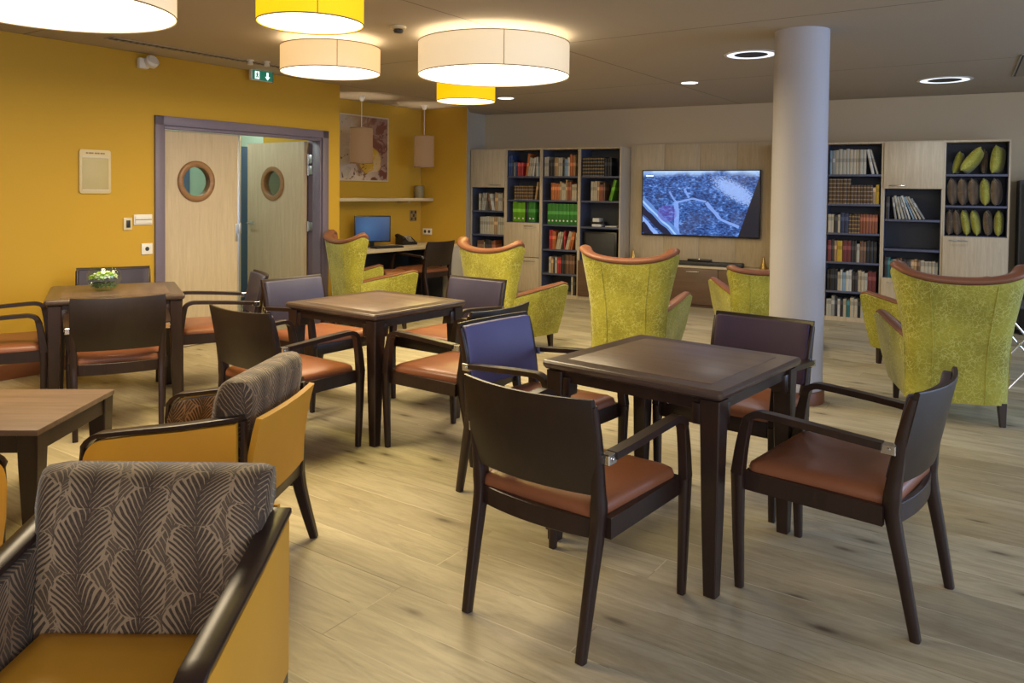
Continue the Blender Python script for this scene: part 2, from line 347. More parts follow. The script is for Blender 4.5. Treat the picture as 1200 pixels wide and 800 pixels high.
# ------------------------------------------------------------------ mesh helpers
class B:
    def __init__(s): s.bm = bmesh.new(); s.mi = 0
    def _mark(s, faces):
        for f in faces: f.material_index = s.mi
    def box(s, x0, x1, y0, y1, z0, z1, bev=0, seg=2, mat=None):
        n0 = set(s.bm.faces)
        r = bmesh.ops.create_cube(s.bm, size=1)
        vs = r['verts']
        for v in vs: v.co = Vector(((x0+x1)/2+v.co.x*(x1-x0), (y0+y1)/2+v.co.y*(y1-y0), (z0+z1)/2+v.co.z*(z1-z0)))
        if bev:
            es = list({e for v in vs for e in v.link_edges})
            bmesh.ops.bevel(s.bm, geom=es, offset=bev, segments=seg, profile=.5, affect='EDGES')
        s._mark([f for f in s.bm.faces if f not in n0])
        if mat is not None:
            for f in s.bm.faces:
                if f not in n0:
                    for v in f.verts: v.tag = True
            for v in s.bm.verts:
                if v.tag: v.co = mat @ v.co; v.tag = False
        return s
    def loft(s, rings, cap=True, closed_ring=True, loop=False):
        vr = [[s.bm.verts.new(p) for p in r] for r in rings]
        fs = []
        n = len(vr[0]); m = n if closed_ring else n-1
        R = len(vr); rr = R if loop else R-1
        for i in range(rr):
            a, b = vr[i], vr[(i+1) % R]
            for j in range(m):
                k = (j+1) % n
                fs.append(s.bm.faces.new((a[j], a[k], b[k], b[j])))
        if cap and closed_ring and not loop:
            fs.append(s.bm.faces.new(vr[0][::-1])); fs.append(s.bm.faces.new(vr[-1]))
        s._mark(fs); return s
    def sweep(s, pts, sizes, side=(1, 0, 0), ch=.25):
        """rectangular section swept along pts; sizes (width along side, thickness); ch chamfer share"""
        side = Vector(side).normalized(); pts = [Vector(p) for p in pts]; rings = []
        for i, p in enumerate(pts):
            a = pts[max(0, i-1)]; b = pts[min(len(pts)-1, i+1)]
            tg = (b-a).normalized(); nn = tg.cross(side).normalized()
            sd = nn.cross(tg).normalized()
            wd, th = sizes[i] if isinstance(sizes, list) else sizes
            hw, ht = wd/2, th/2; c = min(hw, ht)*ch
            prof = [(-hw+c, -ht), (hw-c, -ht), (hw, -ht+c), (hw, ht-c), (hw-c, ht), (-hw+c, ht), (-hw, ht-c), (-hw, -ht+c)]
            rings.append([p+sd*x+nn*y for x, y in prof])
        return s.loft(rings)
    def tube(s, pts, r, seg=8):
        pts = [Vector(p) for p in pts]; rings = []
        up = Vector((0, 0, 1))
        for i, p in enumerate(pts):
            tg = (pts[min(len(pts)-1, i+1)]-pts[max(0, i-1)]).normalized()
            a = tg.cross(up if abs(tg.z) < .95 else Vector((1, 0, 0))).normalized(); b = tg.cross(a)
            rings.append([p+a*(cos(2*pi*k/seg)*r)+b*(sin(2*pi*k/seg)*r) for k in range(seg)])
        return s.loft(rings)
    def lathe(s, prof, seg=32, center=(0, 0), closed=False):
        cx, cy = center
        rings = [[Vector((cx+r*cos(2*pi*k/seg), cy+r*sin(2*pi*k/seg), z)) for k in range(seg)] for r, z in prof]
        return s.loft(rings, cap=not closed, loop=closed)
    def prism(s, outline, a, b, axis='x', bev=0):
        """outline of 2D points extruded from a to b along axis"""
        def P(u, v, t): return {'x': (t, u, v), 'y': (u, t, v), 'z': (u, v, t)}[axis]
        n0 = set(s.bm.faces)
        v0 = [s.bm.verts.new(P(u, v, a)) for u, v in outline]; v1 = [s.bm.verts.new(P(u, v, b)) for u, v in outline]
        n = len(outline)
        fs = [s.bm.faces.new((v0[i], v0[(i+1) % n], v1[(i+1) % n], v1[i])) for i in range(n)]
        caps = [s.bm.faces.new(v0[::-1]), s.bm.faces.new(v1)]
        if bev:
            es = list({e for f in caps for e in f.edges})
            bmesh.ops.bevel(s.bm, geom=es, offset=bev, segments=2, profile=.5, affect='EDGES')
        s._mark([f for f in s.bm.faces if f not in n0]); return s
    def cushion(s, outline, prof, M4=None):
        """outline: 2D points; prof: list of (inset, z); last ring is capped"""
        cx = sum(p[0] for p in outline)/len(outline); cy = sum(p[1] for p in outline)/len(outline)
        n = len(outline); nrm = []
        hx = max(abs(p[0]-cx) for p in outline); hy = max(abs(p[1]-cy) for p in outline)
        for i in range(n):
            a = Vector(outline[i-1]); b = Vector(outline[(i+1) % n]); t = (b-a).normalized(); nrm.append(Vector((t.y, -t.x)))
        rings = []
        for ins, z in prof:
            ring = []
            for i, (x, y) in enumerate(outline):
                if ins <= .02: q = Vector((x, y))-nrm[i]*ins
                else: q = Vector((cx+(x-cx)*(1-ins/hx), cy+(y-cy)*(1-ins/hy)))
                v = Vector((q.x, q.y, z)); ring.append(M4 @ v if M4 is not None else v)
            rings.append(ring)
        return s.loft(rings)
    def obj(s, name, mats, parent=None, loc=None, rotz=None, angle=35, matrix=None):
        bmesh.ops.recalc_face_normals(s.bm, faces=s.bm.faces)
        me = bpy.data.meshes.new(name); s.bm.to_mesh(me); s.bm.free()
        if not isinstance(mats, (list, tuple)): mats = [mats]
        for m in mats: me.materials.append(M[m] if isinstance(m, str) else m)
        me.polygons.foreach_set('use_smooth', [True]*len(me.polygons))
        me.set_sharp_from_angle(angle=radians(angle))
        o = bpy.data.objects.new(name, me); C.objects.link(o)
        if parent: o.parent = parent
        if loc is not None: o.location = loc
        if rotz is not None: o.rotation_euler = (0, 0, rotz)
        if matrix is not None: o.matrix_world = matrix
        return o

def rrect(x0, x1, y0, y1, r, n=5, top=None):
    """CCW rounded rectangle; top=(x0t,x1t) gives a trapezoid whose upper (y1) side differs"""
    tx0, tx1 = top if top else (x0, x1)
    cs = [(x1, y0, -pi/2), (tx1, y1, 0), (tx0, y1, pi/2), (x0, y0, pi)]
    sx = [-1, -1, 1, 1]; sy = [1, -1, -1, 1]
    pts = []
    for (cx, cy, a0), ax, ay in zip(cs, sx, sy):
        ox, oy = cx+ax*r, cy+ay*r
        for k in range(n+1):
            a = a0+k*pi/2/n; pts.append((ox+r*cos(a), oy+r*sin(a)))
    return pts

def tag(o, label, cat, group=None):
    o['label'] = label; o['category'] = cat
    if group: o['group'] = group
    return o
def struct(o): o['kind'] = 'structure'; return o
def thing(name, label, cat, loc=(0, 0, 0), rotz=0, group=None):
    o = bpy.data.objects.new(name, None); C.objects.link(o); o.empty_display_size = .1
    o.location = loc; o.rotation_euler = (0, 0, rotz)
    return tag(o, label, cat, group)
def dup(root, loc, rotz, label, group=None, swap=None):
    r = root.copy(); C.objects.link(r); r.location = loc; r.rotation_euler = (0, 0, rotz); r['label'] = label
    if group: r['group'] = group
    for ch in list(root.children):
        c = ch.copy(); C.objects.link(c); c.parent = r
        if swap and ch.name.split('.')[0] in swap:
            c.data = ch.data.copy(); c.data.materials[0] = M[swap[ch.name.split('.')[0]]]
        for g in list(ch.children):
            d = g.copy(); C.objects.link(d); d.parent = c
    return r
def smooth(pts, n=6):
    """Catmull-Rom through points"""
    P = [Vector(p) for p in pts]; out = []
    for i in range(len(P)-1):
        a = P[max(0, i-1)]; b = P[i]; c = P[i+1]; d = P[min(len(P)-1, i+2)]
        for k in range(n):
            t = k/n
            out.append(.5*((2*b)+(c-a)*t+(2*a-5*b+4*c-d)*t*t+(3*b-3*c+d-a)*t**3))
    out.append(P[-1]); return out
def lerp(a, b, t): return a+(b-a)*t

# ------------------------------------------------------------------ room shell
A_L = atan2(.8246366, .56566287)                # left wall direction
PC = Vector((-1.880, 8.486, 0))                 # corner where the left wall ends at the desk alcove
FL = Matrix.Translation(PC) @ Matrix.Rotation(A_L, 4, 'Z')      # x along wall (away from camera), y into the wall
A_B = atan2(-.4745, .88025)                     # back wall direction
NB = Vector((.4745, .88025, 0))
FB = Matrix.Translation(NB*10.045) @ Matrix.Rotation(A_B, 4, 'Z')   # x along back wall to the right, y into the wall
FU = Matrix.Translation(NB*9.65) @ Matrix.Rotation(A_B, 4, 'Z')     # front plane of the bookcases
def LW(s, y, z=0): return FL @ Vector((s, y, z))
def UW(t, y=0, z=0): return FU @ Vector((t, y, z))

b = B(); b.box(-11, 8, -4.2, 14, -.12, 0); struct(b.obj('floor', 'floor'))
b = B(); b.box(-11, 8, -4.2, 14, H, H+.12); struct(b.obj('ceiling', 'ceiling'))
b = B(); b.box(-14.6, -2.10, 0, .2, 0, H); b.box(-.21, 0, 0, .2, 0, H); b.box(-2.10, -.21, 0, .2, 2.03, H); b.box(-.15, 0, .2, 1.1, 0, H)
struct(b.obj('wall_left', 'yellow_wall', matrix=FL))
b = B(); b.box(0, 2.403, .938, 1.1, 0, H); struct(b.obj('wall_alcove_back', 'yellow_wall', matrix=FL))
b = B(); b.prism([(-1.294, 10.998), (-.62, 10.53), (-.622, 10.60), (-1.25, 11.062)], 0, H, 'z'); struct(b.obj('wall_alcove_side', 'yellow_wall'))
b = B(); b.prism([(-.62, 10.53), (-.62, 11.27), (-.40, 11.66), (-.60, 11.85), (-.85, 11.35), (-.9, 10.81)], 0, H, 'z'); struct(b.obj('wall_grey', 'grey_wall'))
b = B(); b.box(-5.95, 2.6, 0, .2, 0, H); struct(b.obj('wall_back', 'cream_wall', matrix=FB))
b = B()
for y0, y1, z0, z1 in ((6.4, 7.9, 0, H), (-3.6, 6.4, 0, .35), (-3.6, 6.4, 2.35, H), (3.9, 4.2, .35, 2.35), (1.2, 1.5, .35, 2.35), (-1.6, -1.3, .35, 2.35)): b.box(7.0, 7.2, y0, y1, z0, z1)
struct(b.obj('wall_right', 'cream_wall'))
b = B()
for x0, x1, z0, z1 in ((-10.9, -5, 0, H), (-5, 7.2, 0, .3), (-5, 7.2, 2.35, H), (-1.2, -.9, .3, 2.35), (2.8, 3.1, .3, 2.35), (6.7, 7.2, .3, 2.35)): b.box(x0, x1, -3.8, -3.6, z0, z1)
struct(b.obj('wall_rear', 'cream_wall'))
for i, (y0, y1) in enumerate(((4.2, 6.4), (1.5, 3.9), (-1.3, 1.2))):
    b = B()
    for a0, a1, z0, z1 in ((y0, y0+.05, .35, 2.35), (y1-.05, y1, .35, 2.35), (y0, y1, .35, .40), (y0, y1, 2.30, 2.35), ((y0+y1)/2-.025, (y0+y1)/2+.025, .35, 2.35)): b.box(7.05, 7.12, a0, a1, z0, z1)
    struct(b.obj('window_%d' % (i+1), 'white'))
for i, (x0, x1) in enumerate(((-.9, 2.8), (3.1, 6.7))):
    b = B()
    for a0, a1, z0, z1 in ((x0, x0+.05, .3, 2.35), (x1-.05, x1, .3, 2.35), (x0, x1, .3, .35), (x0, x1, 2.30, 2.35), ((x0+x1)/2-.025, (x0+x1)/2+.025, .3, 2.35)): b.box(a0, a1, -3.73, -3.66, z0, z1)
    struct(b.obj('window_%d' % (i+4), 'white'))
# baseboards
b = B(); b.box(-14.5, -2.14, -.014, 0, 0, .115, .004); b.box(-.172, 0, -.014, 0, 0, .115, .004); struct(b.obj('baseboard_left', 'skirting', matrix=FL))
b = B(); b.box(.74, 2.6, -.012, 0, 0, .09, .004); struct(b.obj('baseboard_back', 'skirting', matrix=FB))
# ceiling step of the alcove edge (thin trim) left out; corridor behind the double door
b = B(); b.box(-5, 1.6, 2.0, 2.15, 0, H); b.box(1.6, 1.75, 1.1, 2.15, 0, H); b.box(-5.15, -5, .2, 2.15, 0, H); struct(b.obj('wall_corridor', 'teal_wall', matrix=FL))
b = B(); b.box(-.66, -.52, 1.96, 2.0, 0, 1.90); b.box(.15, .31, 1.96, 2.0, 0, 1.90); b.box(-.66, .31, 1.96, 2.0, 1.90, 1.97)
d2 = struct(b.obj('door_2', 'blue_paint', matrix=FL))
b = B(); b.box(-.52, .15, 1.985, 1.999, 0, 1.90, .003); b.obj('door_leaf', 'teal_wall', d2)
b = B(); b.tube([(.10, 1.985, 1.02), (.10, 1.94, 1.02), (-.02, 1.94, 1.02)], .009); b.obj('door_handle', 'steel', d2)
plight('corridor_fill_light', LW(-1.2, 1.15, 2.4), 24, (.88, 1, .90), .12)  # unseen greenish fill light added to brighten the corridor, no fixture modelled
plight('corridor_fill_light_far', LW(.75, 1.55, 2.4), 9, (.85, 1, .92), .12)  # second added fill, out of view, for the corridor's far end

# double door
b = B()
b.box(-2.137, -2.055, -.022, .0, 0, 2.066, .004); b.box(-.256, -.174, -.022, .0, 0, 2.066, .004); b.box(-2.137, -.174, -.022, .0, 1.985, 2.066, .004)
b.box(-2.10, -2.055, 0, .21, 0, 2.03); b.box(-.256, -.21, 0, .21, 0, 2.03); b.box(-2.10, -.21, 0, .21, 1.985, 2.03)
b.box(-2.055, -2.035, .0, .05, 0, 1.985, .003); b.box(-.276, -.256, 0, .12, 0, 1.985, .003); b.box(-2.055, -.256, .0, .05, 1.955, 1.985, .003)
d1 = struct(b.obj('door_1', 'purple_paint', matrix=FL))
def leaf(wd, h, cx, cz, r, th):
    b = B(); N = 48; cor = sorted([atan2(cz_-cz, cx_-cx) % (2*pi) for cx_ in (0, wd) for cz_ in (0, h)])
    ang = sorted([2*pi*k/N for k in range(N)]+cor); outer = []; inner = []
    for a in ang:
        dx, dz = cos(a), sin(a)
        t = min(((wd-cx)/dx if dx > 1e-9 else 1e9), (-cx/dx if dx < -1e-9 else 1e9), ((h-cz)/dz if dz > 1e-9 else 1e9), (-cz/dz if dz < -1e-9 else 1e9))
        outer.append((cx+dx*t, cz+dz*t)); inner.append((cx+dx*r, cz+dz*r))
    rings = [[Vector((x, y, z)) for x, z in ring] for ring, y in ((outer, 0), (inner, 0), (inner, th), (outer, th))]
    b.loft(rings, loop=True); return b
def porthole(par, cx, cz, r, th):
    for nm, y0 in (('porthole_ring', -.012), ):
        b = B(); ri, ro = r-.03, r+.022
        prof = [(ri, -.014), (ri+.012, -.022), (ro-.01, -.022), (ro, -.012), (ro, 0), (r, 0), (r, th), (ro, th), (ro, th+.012), (ri+.012, th+.02), (ri, th+.012)]
        b.lathe(prof, 48, closed=True)
        M4 = Matrix.Translation((cx, 0, cz)) @ Matrix(((1, 0, 0, 0), (0, 0, 1, 0), (0, 1, 0, 0), (0, 0, 0, 1)))
        for v in b.bm.verts: v.co = M4 @ v.co
        b.obj('porthole_ring', 'porthole', par, angle=50)
    b = B(); b.prism([(cx+(r-.02)*cos(2*pi*k/40), cz+(r-.02)*sin(2*pi*k/40)) for k in range(40)], th/2-.004, th/2+.004, 'y'); b.obj('window_pane', 'pane', par)
lf = leaf(.775, 1.945, .335, 1.495, .165, .042).obj('door_leaf', 'door_oak', d1, loc=(-2.033, .055, .008))
porthole(lf, .335, 1.495, .165, .042)
b = B(); b.box(.775, .815, -.004, .046, 0, 1.945, .003); b.box(.79, .80, -.012, -.004, 0, 1.945); b.obj('edge_strip', 'steel', lf)
b = B(); b.box(.752, .775, -.008, 0, .93, 1.10, .003); b.box(.782, .808, -.020, -.004, 1.00, 1.10, .004); b.obj('bolt_lock', 'steel', lf)
rl = leaf(.93, 1.945, .50, 1.495, .165, .042).obj('door_leaf', 'door_oak', d1, loc=(-.278, .205, .008)); rl.rotation_euler = (0, 0, radians(91))
porthole(rl, .50, 1.495, .165, .042)
for y0, yy, sg in ((0, 0, -1), (.042, .042, 1)):
    b = B(); b.lathe([(.0, -.003), (.024, -.003), (.024, .003), (.0, .003)], 20)
    M4 = Matrix.Translation((.87, yy+sg*.003, 1.05)) @ Matrix.Rotation(pi/2, 4, 'X')
    for v in b.bm.verts: v.co = M4 @ v.co
    b.tube([(.87, yy, 1.05), (.87, yy+sg*.05, 1.05), (.74, yy+sg*.055, 1.05)], .009); b.obj('door_handle', 'steel', rl)
b = B()
for z in (.25, 1.0, 1.60, 1.72): b.box(-.285, -.262, .12, .17, z, z+.09, .003); b.tube([(-.283, .185, z-.01), (-.283, .185, z+.10)], .009)
b.obj('hinge', 'steel', d1)

# column
CX, CY, CR = 2.009, 5.466, .182
b = B(); b.lathe([(CR, 0), (CR, H)], 64, (CX, CY)); struct(b.obj('column', 'column', angle=60))
b = B(); b.lathe([(CR+.001, 0), (CR+.014, 0), (CR+.014, .085), (CR+.010, .09), (CR+.001, .09)], 64, (CX, CY), closed=True); struct(b.obj('baseboard_column', 'skirting', angle=50))

# ------------------------------------------------------------------ bookcases and TV wall
UH = 2.048; TP = .018
def bookcase(t0, t1, label, shelves, parts, group, depth=.385):
    """shelves: heights of shelf tops; parts: (kind, z0, z1, handle side/where)"""
    W = t1-t0
    r = thing('bookcase', label, 'bookcase', UW(t0, .001), A_B, group)
    b = B(); b.box(.0005, TP, 0, depth, 0, UH, .0015); b.box(W-TP, W-.0005, 0, depth, 0, UH, .0015)
    b.box(TP, W-TP, 0, depth, UH-.022, UH); b.box(TP, W-TP, .004, depth, .0, .045); b.obj('carcass', 'oak', r)
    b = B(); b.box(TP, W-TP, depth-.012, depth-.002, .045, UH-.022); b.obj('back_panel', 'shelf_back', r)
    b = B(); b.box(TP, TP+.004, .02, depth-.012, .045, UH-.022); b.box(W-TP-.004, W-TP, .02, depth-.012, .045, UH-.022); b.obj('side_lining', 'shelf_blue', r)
    for z in shelves:
        b = B(); b.box(TP+.004, W-TP-.004, .006, depth-.012, z-.024, z, .002); b.obj('shelf', 'shelf_blue', r)
    for kind, z0, z1, hx, hz, mat in parts:
        b = B(); b.box(TP*.4, W-TP*.4, -.019, -.001, z0+.002, z1-.002, .0015); d = b.obj(kind, mat, r)
        x = {'l': .07, 'r': W-.07-.16, 'c': W/2-.08}[hx]; z = z1-.045 if hz == 't' else z0+.035
        b = B(); b.tube([(x, -.019, z), (x, -.045, z), (x+.005, -.048, z), (x+.155, -.048, z), (x+.16, -.045, z), (x+.16, -.019, z)], .005); b.obj('handle', 'steel', d)
    return r
ULT = [-5.886, -5.312, -4.755, -4.185, -3.593]
URT = [-1.700, -1.090, -.490, .103, .716]
LZ = [.33, .66, .99, 1.333, 1.661]
RZ = [.343, .679, 1.012, 1.345, 1.682]
GL = 'bookcase columns left of the television'; GR = 'bookcase columns right of the television'
bookcase(ULT[0], ULT[1], 'oak bookcase column beside the yellow alcove with an upper door', [.50, .83, 1.17], [('door', 1.50, 2.035, 'r', 'b', 'oak'), ('door', .05, .50, 'r', 't', 'oak')], GL)
bookcase(ULT[1], ULT[2], 'oak bookcase column with green binders above a door and drawer', [1.02, 1.333, 1.661], [('door', .535, 1.015, 'r', 't', 'oak'), ('drawer', .05, .53, 'r', 't', 'oak')], GL)
bookcase(ULT[2], ULT[3], 'doorless oak bookcase column with a full row of green binders', [.33, .66, 1.0, 1.333, 1.661], [], GL)
bookcase(ULT[3], ULT[4], 'oak bookcase column ending the left unit with a dark box inside', [.54, .985, 1.333, 1.661], [('door', .05, .53, 'c', 't', 'tv_brown')], GL)
bookcase(URT[0], URT[1], 'oak bookcase column mostly hidden behind the round white column', RZ, [], GR)
bookcase(URT[1], URT[2], 'doorless oak bookcase column just right of the round white column', RZ, [], GR)
bookcase(URT[2], URT[3], 'oak bookcase column with upper door and leaning magazines', [.532, .852, 1.182], [('door', 1.52, 2.035, 'l', 'b', 'oak'), ('door', .05, .528, 'l', 't', 'oak')], GR)
bookcase(URT[3], URT[4], 'oak bookcase column holding green and brown cushions', [1.021, 1.345, 1.682], [('door', .05, 1.015, 'l', 't', 'oak')], GR)
# cabinet under the television
t0, t1 = -3.590, -1.702
r = thing('television_cabinet', 'long low brown cabinet with pale top under the television', 'cabinet', UW(t0, .126), A_B)
W = t1-t0
b = B(); b.box(.002, W-.002, .0, .262, .04, .50); b.box(.02, W-.02, .03, .25, 0, .04); b.obj('body', 'tv_brown', r)
b = B(); b.box(.002, W-.002, -.022, .262, .50, .528, .003); b.obj('top', 'oak_x', r)
for k in range(3):
    b = B(); a0 = .002+k*(W-.004)/3; a1 = a0+(W-.004)/3; b.box(a0+.002, a1-.002, -.02, -.001, .045, .496, .0015); d = b.obj('door', 'tv_brown', r)
    xc = (a0+a1)/2
    b = B(); b.tube([(xc-.08, -.02, .455), (xc-.08, -.045, .455), (xc+.08, -.045, .455), (xc+.08, -.02, .455)], .005); b.obj('handle', 'steel', d)
r = thing('wall_panel', 'tall light oak wall panel behind the television', 'panel', UW(t0, .361), A_B)
b = B(); 
for k in range(4): b.box(.002+k*(W-.004)/4, .002+(k+1)*(W-.004)/4-.0025, 0, .03, .53, 2.09, .0012)
b.obj('board', 'oak', r)
# television (screen size 1.53 x .86)
r = thing('television', 'large flat black television showing a blue aerial city view', 'television', UW(-3.40, .29, .885), A_B)
b = B(); b.box(0, 1.53, 0, .045, 0, .862, .006); b.box(.4, 1.13, .045, .070, .2, .7); b.obj('casing', 'black', r)
b = B(); b.box(0, 1.498, -.002, 0, 0, .826); o = b.obj('screen', 'tv', r, loc=(.016, 0, .024))
b = B(); b.box(.04, .14, -.0035, -.002, .755, .770); b.obj('caption_bar', 'exit_white', o)
# sound bar, ornaments
r = thing('sound_bar', 'long black sound bar lying on the cabinet below the television', 'speaker', UW(-3.02, .17, .528), A_B)
b = B(); b.box(0, .98, 0, .09, 0, .055, .012, 3); b.obj('body', 'black', r)
b = B(); b.box(.02, .96, -.004, .0, .008, .047, .002); b.obj('grille', 'dark', r)
r = thing('receiver_box', 'small black receiver box on top of the sound bar', 'receiver', UW(-2.74, .175, .583), A_B)
b = B(); b.box(0, .30, 0, .07, 0, .028, .004); b.obj('body', 'black', r)
b = B(); b.lathe([(.0, .0281), (.03, .0281), (.028, .036), (.0, .038)], 20, (.15, .03)); b.obj('knob', 'chrome', r)
def ornament(t, y, h, label):
    r = thing('cone_ornament', label, 'ornament', UW(t, y, .528), A_B)
    b = B(); prof = [(.0, 0), (h*.30, 0), (h*.30, h*.08)]
    for k in range(4):
        rr = h*(.30-.06*k); zz = h*(.10+.2*k); prof += [(rr, zz+.02*h), (rr*.72, zz+.19*h)]
    prof += [(.004, h*.98), (0, h)]
    b.lathe(prof, 20); b.obj('cone', 'gold', r)
    b = B(); b.lathe([(0, h*.97), (h*.05, h*1.0), (h*.05, h*1.05), (0, h*1.08)], 12); b.obj('tip', 'gold', r)
ornament(-3.47, .19, .17, 'small gold cone ornament at the left end of the television cabinet')
ornament(-1.80, .19, .15, 'small gold cone ornament at the right end of the television cabinet')

# books
PAL = {
 'blue': (.03, .07, .22), 'navy': (.02, .03, .08), 'dark': (.028, .022, .02), 'black': (.012, .012, .014), 'red': (.42, .03, .03), 'cream': (.58, .50, .36),
 'orange': (.50, .15, .035), 'white': (.66, .64, .58), 'tan': (.42, .27, .13), 'brown': (.16, .08, .04), 'gilded brown': (.085, .045, .022), 'gilded black': (.022, .018, .015),
 'bright green': (.13, .36, .01), 'green': (.04, .22, .03), 'grey': (.30, .30, .28), 'maroon': (.16, .025, .025), 'yellow': (.60, .40, .03), 'teal': (.03, .15, .16),
 'pale': (.50, .47, .38), 'light blue': (.25, .38, .50), 'rust': (.30, .09, .035)}
ORD = ['first', 'second', 'third', 'fourth', 'fifth', 'sixth', 'seventh', 'eighth', 'ninth', 'tenth', 'eleventh', 'twelfth', 'thirteenth', 'fourteenth', 'fifteenth', 'sixteenth', 'seventeenth', 'eighteenth', 'nineteenth', 'twentieth']
def book_mesh(col, wd, h, dp, binder=False):
    b = B()
    c = .0025
    if binder:
        b.box(0, wd, 0, dp, 0, h, .003); b.mi = 1; b.prism([(wd/2+.012*cos(2*pi*k/14), h*.18+.012*sin(2*pi*k/14)) for k in range(14)], -.0015, 0, 'y')
        return b
    sp = [(0, 0), (wd*.15, -.004), (wd*.5, -.006), (wd*.85, -.004), (wd, 0), (wd, .004), (0, .004)]
    b.prism(sp, 0, h, 'z'); b.box(0, c, .004, dp, 0, h); b.box(wd-c, wd, .004, dp, 0, h)
    b.mi = 1; b.box(c, wd-c, .004, dp-.006, .004, h-.004)
    return b
def row(tw0, z, where, spec, x0, x1, group, y=.03, lean=None, zmax=.3):
    """spec: list of (colour, n, thickness, height); placed from x0 rightwards; lean: {index: degrees}"""
    x = x0; i = 0; pa = ph = 0
    for col, n, wd, h in spec:
        if col is None: x += wd*n; continue
        for k in range(n):
            w_ = wd*random.uniform(.88, 1.12); h_ = h*random.uniform(.955, 1.02) if n < 5 else h*random.uniform(.99, 1.01)
            a = radians((lean or {}).get(i, 0))
            x += max(0, min(h_, ph or h_)*(sin(pa)-sin(a)))
            if x+w_/cos(a)+max(0, h_*sin(a)) > x1+.001: return
            binder = col.endswith('green') and wd > .045
            dp = random.uniform(.16, .22)
            m = book_mesh(col, w_, h_, dp, binder)
            rot = Matrix.Rotation(a, 4, 'Y')
            if a:
                piv = Vector((0 if a < 0 else w_, 0, 0))
                for v in m.bm.verts: v.co = rot @ (v.co-piv)
                mz = min(v.co.z for v in m.bm.verts); mx = min(v.co.x for v in m.bm.verts)
                for v in m.bm.verts: v.co.z -= mz
                off = 0 if a < 0 else w_*cos(a)
                for v in m.bm.verts: v.co.x += off
            nm = 'binder' if binder else 'book'
            o = m.obj(nm, [bookmat(col, PAL[col]), M['pages'] if not binder else M['white']], loc=UW(tw0+x, y+random.uniform(0, .015), z+.0005), rotz=A_B)
            cc = 'gilt-banded '+col.split()[1] if 'gilded' in col else col
            tag(o, '%s %s%s, %s from left %s' % (cc, 'leaning ' if a else '', nm, ORD[min(i, 19)], where), nm, group)
            x += (w_/max(.5, cos(a))+(.001 if a else .0008)); pa, ph = a, h_
            i += 1
L0, L1, L2, L3 = ULT[:4]; R0, R1, R2, R3 = URT[:4]
la = lambda s, c: 'on the %s shelf of the %s bookcase column' % (s, c)
CA = 'alcove-side'
row(L0, 1.17, 'under the alcove-side bookcase door', [('cream', 1, .03, .25), ('grey', 1, .02, .26), ('pale', 2, .022, .25), ('brown', 1, .03, .25), ('white', 2, .02, .25), ('tan', 2, .025, .26), ('pale', 3, .025, .25), ('brown', 2, .03, .26), ('cream', 3, .022, .25)], .12, .545, 'books under the alcove-side door', lean={1: 8, 2: 8, 3: 10, 4: -10, 5: -12, 6: -12})
row(L0, .83, 'on the middle open shelf beside the alcove', [('pale', 4, .035, .25), ('cream', 3, .03, .25), ('tan', 2, .03, .25), ('pale', 3, .035, .25)], .14, .545, 'pale books in the alcove-side column')
row(L0, .50, 'on the lowest open shelf beside the alcove', [('brown', 3, .035, .24), ('cream', 1, .02, .22), ('dark', 3, .04, .25), ('rust', 2, .03, .24)], .10, .545, 'low books in the alcove-side column')
row(L1, 1.661, 'on the top shelf with the red books', [('blue', 2, .028, .29), ('navy', 1, .03, .24), ('white', 1, .02, .20), ('navy', 1, .025, .21), ('red', 3, .032, .19), (None, 1, .03, 0), ('orange', 1, .03, .31), ('cream', 2, .03, .26), ('white', 2, .03, .26), ('light blue', 1, .03, .2)], .03, .53, 'books on the top shelf left', lean={8: 8, 9: 9, 10: 10, 11: 8})
row(L1, 1.333, 'on the shelf above the bright green binders', [('gilded brown', 8, .034, .19), (None, 1, .03, 0), ('tan', 1, .03, .26)], .12, .53, 'gilded books above the drawer column binders', lean={8: 8})
row(L1, 1.02, 'on the shelf above the pale door and drawer', [('bright green', 3, .065, .28), ('black', 1, .05, .27), ('green', 2, .056, .28)], .10, .535, 'green binders above the door')
row(L2, 1.661, 'on the top shelf of the doorless left column', [('pale', 2, .035, .27), ('dark', 3, .03, .22), ('tan', 1, .05, .26), ('cream', 2, .03, .25), ('dark', 1, .03, .22), ('light blue', 1, .035, .24), ('white', 1, .04, .26), ('orange', 2, .03, .29), ('tan', 1, .022, .28)], .03, .545, 'books on the top shelf of the doorless left column')
row(L2, 1.333, 'on the second shelf of the doorless left column', [('orange', 3, .04, .235), ('tan', 1, .03, .26), ('cream', 2, .032, .23), ('tan', 1, .025, .29), ('rust', 2, .03, .25), ('cream', 2, .035, .22)], .14, .545, 'orange and cream books of the doorless left column')
row(L2, 1.0, 'in the full row of green binders', [('green', 8, .056, .285)], .09, .55, 'full row of green binders')
row(L2, .66, 'on the fourth shelf of the doorless left column', [('red', 2, .025, .26), ('orange', 2, .022, .25), ('cream', 3, .024, .24), ('red', 1, .02, .25), ('cream', 2, .025, .25), ('orange', 2, .025, .25), ('white', 2, .022, .24), ('rust', 2, .025, .25)], .12, .545, 'red and cream books of the doorless left column', lean={4: 10, 5: 10, 6: 12, 8: 14, 9: 14, 10: 14, 11: 12})
row(L2, .33, 'on the fifth shelf of the doorless left column', [('cream', 1, .03, .22), ('tan', 1, .03, .22), ('dark', 1, .025, .21), ('pale', 1, .03, .22), ('red', 2, .03, .22), ('dark', 2, .04, .26), ('brown', 3, .04, .26)], .12, .545, 'low books of the doorless left column')
row(L2, .045, 'on the bottom of the doorless left column', [('cream', 1, .03, .26), ('dark', 1, .03, .24)], .46, .555, 'bottom books of the doorless left column')
